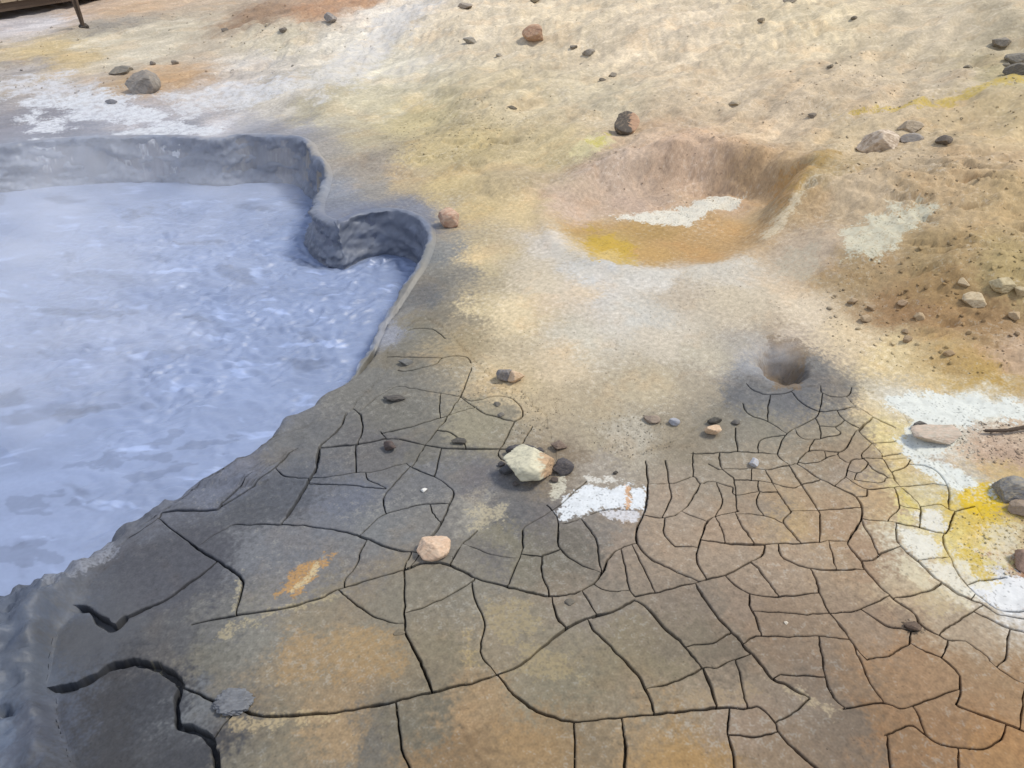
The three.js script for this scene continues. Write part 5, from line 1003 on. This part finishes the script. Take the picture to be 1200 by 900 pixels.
    const w = Math.min(1, small * 1.4), drop = [0.0042 * w, 0.0010 * w, 0.0];
    for (const share of [1, 0.6, 0.35, 0.18, 0.05]) {   // a narrower rounding where the outline would cross itself
    P = []; U = []; I = []; caps = [];
    const ins = [0.0002, 0.0013 * w, 0.0042 * w].map((v) => v * share);
    for (const l of rings) {
      const n = l.length, base = P.length / 3, nrm = l.map((p, i) => { const a = l[(i + n - 1) % n], b = l[(i + 1) % n]; let ex = b[0] - a[0], ez = b[1] - a[1]; const L = Math.hypot(ex, ez) || 1; return [-ez / L, ex / L]; });
      l.forEach((p) => put(p[0], p[1], surface(p[0], p[1]) - CRACK_DEPTH - 0.01));
      const cap = [], room = l.map((p, i) => { let k = 1; while (k > 0.06) { const d = ins[2] * k; if (depthAt(p[0] + nrm[i][0] * d, p[1] + nrm[i][1] * d) > 0.72 * d) break; k *= 0.7; } return k; });
      const ease = room.map((k, i) => Math.min(k, room[(i + 1) % n] * 1.5, room[(i + n - 1) % n] * 1.5));
      for (let k = 0; k < 3; k++) l.forEach((p, i) => { const x = p[0] + nrm[i][0] * ins[k] * ease[i], z = p[1] + nrm[i][1] * ins[k] * ease[i]; put(x, z, top(x, z, drop[k] * (1 + 0.5 * noise2(x * 60, z * 60)))); if (k === 2) cap.push(new THREE.Vector2(x, z)); });
      for (let k = 0; k < 3; k++) for (let i = 0; i < n; i++) { const a = base + k * n + i, b = base + k * n + (i + 1) % n, c = a + n, d = b + n; I.push(a, c, b, b, c, d); }
      caps.push({ cap, first: base + 3 * n });
    }
    tri = THREE.ShapeUtils.triangulateShape(caps[0].cap, caps.slice(1).map((c) => c.cap));
    const idx = []; caps.forEach((c) => c.cap.forEach((_, i) => idx.push(c.first + i)));
    tri = tri.map((t) => t.map((k) => idx[k]));
    let got = 0, want = 0;
    for (const [a, b, c] of tri) got += Math.abs((P[b * 3] - P[a * 3]) * (P[c * 3 + 2] - P[a * 3 + 2]) - (P[c * 3] - P[a * 3]) * (P[b * 3 + 2] - P[a * 3 + 2])) / 2;
    caps.forEach((c, k) => { want += (k ? -1 : 1) * Math.abs(area(c.cap.map((v) => [v.x, v.y]))); });
    if (Math.abs(got - want) < 0.00004 + want * 0.0005) break;
    if (share < 0.06) console.log('plate still crossed', index, got, want);
    }
    for (let pass = 0; pass < 6; pass++) {      // split long edges so that the top follows the ground
      const mid = new Map(), out = []; let any = false;
      const half = (a, b) => { const dx = P[a * 3] - P[b * 3], dz = P[a * 3 + 2] - P[b * 3 + 2]; if (dx * dx + dz * dz < 0.03 * 0.03) return -1; const k = a < b ? a * 1e6 + b : b * 1e6 + a; if (!mid.has(k)) { const x = (P[a * 3] + P[b * 3]) / 2, z = (P[a * 3 + 2] + P[b * 3 + 2]) / 2; mid.set(k, put(x, z, top(x, z, 0))); } return mid.get(k); };
      for (const [a, b, c] of tri) {
        const x = half(a, b), y = half(b, c), z = half(c, a), n = (x >= 0) + (y >= 0) + (z >= 0);
        if (!n) { out.push([a, b, c]); continue; } any = true;
        if (n === 3) out.push([a, x, z], [x, b, y], [z, y, c], [x, y, z]);
        else if (n === 1) { if (x >= 0) out.push([a, x, c], [x, b, c]); else if (y >= 0) out.push([a, b, y], [a, y, c]); else out.push([a, b, z], [z, b, c]); }
        else if (x < 0) out.push([a, b, y], [a, y, z], [z, y, c]);
        else if (y < 0) out.push([a, x, z], [x, b, c], [x, c, z]);
        else out.push([x, b, y], [a, x, y], [a, y, c]);
      }
      tri = out; if (!any) break;
    }
    const up = (t) => { const [a, b, c] = t; return (P[b * 3 + 2] - P[a * 3 + 2]) * (P[c * 3] - P[a * 3]) - (P[b * 3] - P[a * 3]) * (P[c * 3 + 2] - P[a * 3 + 2]) >= 0; };
    for (const t of tri) I.push(...(up(t) ? t : [t[0], t[2], t[1]]));
    tris += I.length / 3;
    const g = new THREE.BufferGeometry(); g.setAttribute('position', new THREE.Float32BufferAttribute(P, 3)); g.setAttribute('uv', new THREE.Float32BufferAttribute(U, 2)); g.setIndex(I); g.computeVertexNormals();
    mesh('mud_plate', g, soil, mudFlat);
  });
  console.log('plate triangles', tris);
}

// ---------------------------------------------------------------- stones
const stoneMaterial = new THREE.MeshStandardMaterial({ name: 'stone', vertexColors: true, roughness: 0.9 });
function stoneGeometry(w, h, d, a, b, mode, seed, dust) {
  const r = rng(seed), detail = w > 0.1 ? 22 : w > 0.05 ? 12 : 6;
  let g = new THREE.IcosahedronGeometry(1, detail); g.deleteAttribute('uv'); g.deleteAttribute('normal'); g = mergeVertices(g, 1e-4);
  const cuts = []; for (let k = 0; k < (mode === 'm' ? 6 : mode === 'x' ? 9 : 13); k++) { const v = new THREE.Vector3(r() * 2 - 1, (r() * 2 - 1) * 0.8, r() * 2 - 1).normalize(); cuts.push([v, mode === 'm' ? 0.8 + 0.2 * r() : (mode === 'x' ? 0.42 + 0.3 * r() : 0.5 + 0.36 * r())]); }
  const p = g.attributes.position, v = new THREE.Vector3(), col = [], ca = new THREE.Color('#' + a), cb = new THREE.Color('#' + b), c = new THREE.Color(), uv = [];
  const o = r() * 50, s = mode === 'm' ? 0.30 : 0.06;
  for (let i = 0; i < p.count; i++) {
    v.fromBufferAttribute(p, i);
    let rad = 1.0; for (const [n, k] of cuts) { const q = v.dot(n); if (q > 0.05) { const t = k / q; rad = Math.min(rad, t); } }
    rad *= 1 + s * noise3(v.x * 2.2 + o, v.y * 2.2, v.z * 2.2) + s * 0.5 * noise3(v.x * 6 + o, v.y * 6, v.z * 6) + 0.02 * noise3(v.x * 14 + o, v.y * 14, v.z * 14) + 0.012 * noise3(v.x * 31 + o, v.y * 31, v.z * 31);
    const n = noise3(v.x * 3 + o, v.y * 3, v.z * 3) + 0.5 * noise3(v.x * 9 + o, v.y * 9, v.z * 9);
    const t = mode === 'x' ? sstep(-0.12, 0.12, v.x - 0.38 + 0.5 * n) : sstep(-0.4, 0.5, n);
    c.copy(ca).lerp(cb, t); { const l = 0.3 * c.r + 0.55 * c.g + 0.15 * c.b; c.setRGB(mix(c.r, l * 1.04, 0.34), mix(c.g, l, 0.34), mix(c.b, l * 0.94, 0.34)); }
    c.multiplyScalar((1 + 0.22 * noise3(v.x * 12 + o, v.y * 12, v.z * 12)) / 1.1);
    if (dust) { const k = 0.12 + 0.3 * sstep(0, 0.5, noise3(v.x * 5 + o + 9, v.y * 5, v.z * 5)); c.setRGB(mix(c.r, dust[0], k), mix(c.g, dust[1], k), mix(c.b, dust[2], k)); }   // clay dust in patches
    col.push(c.r, c.g, c.b); v.multiplyScalar(rad); uv.push(v.x * 0.4 + v.y * 0.27, v.z * 0.4 + v.y * 0.31);
    p.setXYZ(i, v.x, v.y, v.z);
  }
  g.computeBoundingBox(); const bb = g.boundingBox, sx = w / (bb.max.x - bb.min.x), sy = h / (bb.max.y - bb.min.y), sz = d / (bb.max.z - bb.min.z);
  g.translate(-(bb.min.x + bb.max.x) / 2, -bb.min.y, -(bb.min.z + bb.max.z) / 2); g.scale(sx, sy, sz);
  g.setAttribute('color', new THREE.Float32BufferAttribute(col, 3)); g.setAttribute('uv', new THREE.Float32BufferAttribute(uv, 2)); g.computeVertexNormals(); return g;
}
for (const [x, z, w, h, d, sink, [a, b, mode, seed], name, category, group, label] of STONES) {
  const z1 = z - d * 0.35, y = Math.min(surface(x, z1), surface(x - w * 0.3, z1), surface(x + w * 0.3, z1));
  const m = mesh(name, stoneGeometry(w, h / (1 - sink * 0.6), d, a, b, mode, +seed, tintAt(x, z)), stoneMaterial);
  m.position.set(x, y - h * sink, z1); tag(m, label, category, group || undefined);
}


// ---------------------------------------------------------------- loose chips of soil and stone, too many to count
{
  const r = rng(91), spots = [];
  const strew = (n, cx, cz, sx, sz, lo, hi) => { for (let i = 0; i < n; i++) { const a = r() * 6.283, q = Math.sqrt(r()), x = cx + Math.cos(a) * q * sx, z = cz + Math.sin(a) * q * sz; if (regionIn(x, z) > 0.01 && lo > 0.003) continue; if (signedDistance(POOL, x, z) < 0.1) continue; spots.push([x, z, lo + (hi - lo) * r() ** 3]); } };
  for (const c of GRAVEL) strew(...c);
  const g = new THREE.IcosahedronGeometry(0.5, 1), p = g.attributes.position; { const gm = mergeVertices(new THREE.IcosahedronGeometry(0.5, 1).deleteAttribute('uv').deleteAttribute('normal'), 1e-3), q = gm.attributes.position; for (let i = 0; i < q.count; i++) { const k = 1 + 0.35 * noise2(q.getX(i) * 3 + 5, q.getZ(i) * 3 + q.getY(i) * 2); q.setXYZ(i, q.getX(i) * k, q.getY(i) * k * 0.7, q.getZ(i) * k); } gm.computeVertexNormals(); g.copy(gm); }
  const m = new THREE.InstancedMesh(g, new THREE.MeshStandardMaterial({ name: 'chips', roughness: 0.95 }), spots.length); m.name = 'gravel'; m.castShadow = m.receiveShadow = true;
  const o = new THREE.Object3D(), c = new THREE.Color();
  spots.forEach(([x, z, s], i) => {
    o.position.set(x, surface(x, z) + s * 0.12, z); o.rotation.set(r() * 0.6, r() * 6.3, r() * 0.6); o.scale.set(s * (0.8 + 0.6 * r()), s * (0.5 + 0.5 * r()), s * (0.8 + 0.6 * r())); o.updateMatrix(); m.setMatrixAt(i, o.matrix);
    const k = 0.55 + 0.6 * r(), t = tintAt(x, z); m.setColorAt(i, c.setRGB(Math.min(0.75, t[0] * k), Math.min(0.72, t[1] * k), Math.min(0.7, t[2] * k)));
  });
  tag(m, 'loose chips and crumbs of clay strewn over the bare ground', null, null, 'stuff'); scene.add(m);
}

// ---------------------------------------------------------------- boardwalk, stake and twig
const woodBump = bumpTile(256, (u, v) => 0.5 + 0.5 * noise2(u * 4, v * 64, 64) + 0.3 * noise2(u * 8, v * 16, 16));
const wood = [[0.40, 0.31, 0.20], [0.44, 0.35, 0.23], [0.36, 0.28, 0.18]].map((c, i) => new THREE.MeshStandardMaterial({ name: 'weathered_wood_' + 'abc'[i], color: new THREE.Color().setRGB(...c), roughness: 0.85, bumpMap: woodBump, bumpScale: 0.003 }));
const oldWood = new THREE.MeshStandardMaterial({ name: 'old_wood', color: new THREE.Color().setRGB(0.11, 0.075, 0.05), roughness: 0.9, bumpMap: woodBump, bumpScale: 0.003 });
{
  const a = new THREE.Vector3(POINTS.walk_a[0], 0, POINTS.walk_a[1]), b = new THREE.Vector3(POINTS.walk_b[0], 0, POINTS.walk_b[1]);
  const along = b.clone().sub(a).normalize(), turn = Math.atan2(-along.z, along.x), base = baseHeight(a.x, a.z);
  const walk = new THREE.Group(); walk.name = 'boardwalk'; walk.position.set(a.x, base, a.z); walk.rotation.y = turn; scene.add(walk);
  tag(walk, 'low wooden boardwalk with pale planks beyond the crusted ground', 'boardwalk');
  const plank = new THREE.BoxGeometry(0.14, 0.035, 1.3, 1, 1, 1), r = rng(5);
  for (let k = -12; k < 16; k++) { const p = mesh('plank', plank, wood[Math.floor(r() * 3)], walk); p.position.set(k * 0.15, 0.167 + 0.004 * r(), -0.66 + 0.015 * (r() - 0.5)); p.rotation.y = 0.006 * (r() - 0.5); }
  for (const z of [-0.07, -1.2]) { const p = mesh('beam', new THREE.BoxGeometry(4.3, 0.07, 0.05), oldWood, walk); p.position.set(0.25, 0.112, z); }
  for (const x of [-1.7, -0.3, 1.1, 2.2]) for (const z of [-0.13, -1.26]) { const p = mesh('post', new THREE.BoxGeometry(0.06, 0.22, 0.06), oldWood, walk); p.position.set(x, 0.03, z); }
}
{
  const [x, z] = POINTS.stake, s = new THREE.Group(); s.name = 'stake'; s.position.set(x, surface(x, z), z); scene.add(s);
  tag(s, 'short brown wooden stake with a split shaft before the boardwalk', 'stake');
  const stick = (name, x0, x1, h, w, z0) => { const c = new THREE.CatmullRomCurve3([new THREE.Vector3(x0, -0.05, z0), new THREE.Vector3(mix(x0, x1, 0.45) + 0.006, h * 0.5, z0 + 0.01), new THREE.Vector3(x1, h, z0)]); const g = new THREE.TubeGeometry(c, 14, w, 7); const p = g.attributes.position; for (let i = 0; i < p.count; i++) { const k = 1 + 0.25 * noise3(p.getX(i) * 40, p.getY(i) * 9, p.getZ(i) * 40); p.setX(i, x0 + (p.getX(i) - x0) * k); } g.computeVertexNormals(); return mesh(name, g, oldWood, s); };
  stick('shaft', 0.02, -0.02, 0.36, 0.017, 0); stick('split', 0.025, 0.035, 0.24, 0.011, 0.012);
  const foot = mesh('foot', stoneGeometry(0.09, 0.06, 0.08, '4a4038', '5a4e40', 'm', 301), stoneMaterial, s); foot.position.set(0.02, -0.02, 0);
}
{
  const [x0, z0] = POINTS.stick, [x1, z1] = POINTS.stick2, pts = [];
  for (let k = 0; k <= 8; k++) { const t = k / 8, x = mix(x0, x1 + 0.12, t), z = mix(z0, z1, t) + 0.006 * Math.sin(t * 9); pts.push(new THREE.Vector3(x, surface(x, z) + 0.012 + 0.01 * t, z)); }
  const c = new THREE.CatmullRomCurve3(pts), g = new THREE.TubeGeometry(c, 40, 0.009, 8), p = g.attributes.position, v = new THREE.Vector3();
  for (let k = 0; k <= 40; k++) { const q = c.getPointAt(k / 40), w = (k === 0 ? 0.1 : 0.55 + 0.5 * k / 40) * (1 + 0.25 * noise2(k * 0.6, 3)); for (let i = 0; i <= 8; i++) { const o = k * 9 + i; v.fromBufferAttribute(p, o).sub(q).multiplyScalar(w).add(q); p.setXYZ(o, v.x, v.y, v.z); } }
  g.computeVertexNormals();
  tag(mesh('twig', g, oldWood), 'thin brown twig lying across the white crust', 'twig');
}

// ---------------------------------------------------------------- steam drifting off the pool and the vent
{
  const n = 256, d = new Uint8Array(n * n * 4);
  for (let j = 0; j < n; j++) for (let i = 0; i < n; i++) {
    const u = i / n * 2 - 1, v = j / n * 2 - 1, q = Math.hypot(u, v), wisp = clamp(0.55 + 0.9 * fbm(u * 1.6 + 3, v * 2.4 + 0.5 * noise2(u * 2, v * 2), 5));
    d.fill(255 * sstep(1, 0.15, q) * wisp, (j * n + i) * 4, (j * n + i) * 4 + 4);
  }
  const a = new THREE.DataTexture(d, n, n); a.magFilter = THREE.LinearFilter; a.needsUpdate = true;
  const vapour = new THREE.MeshPhysicalMaterial({ name: 'vapour', color: new THREE.Color().setRGB(0.9, 0.91, 0.93), roughness: 1, transmission: 0.5, thickness: 0, transparent: true, opacity: 0.26, alphaMap: a, side: THREE.DoubleSide, depthWrite: false, specularIntensity: 0 });
  const r = rng(77), made = [];
  const puff = (x, y, z, s) => {
    const g = new THREE.PlaneGeometry(s * 1.5, s * 0.8, 10, 8), p = g.attributes.position, b = 0.25 + 0.3 * r(), o = r() * 40;
    for (let i = 0; i < p.count; i++) { const u = p.getX(i) / s, v = p.getY(i) / s; p.setZ(i, s * (b * (u * u - v * v) + 0.25 * noise2(u * 2 + o, v * 2))); }
    g.rotateZ((r() - 0.5) * 0.9); g.rotateX(-0.5 - 0.5 * r()); g.rotateY((r() - 0.5) * 1.2); g.translate(x, y, z); g.computeVertexNormals(); made.push(g);
  };
  for (const s of STEAM) puff(...s);
  const m = mesh('steam', mergeGeometries(made), vapour); m.castShadow = false;
  tag(m, 'thin white steam drifting over the mud pool and the vent', null, null, 'stuff');
}

renderer.render(scene, camera);
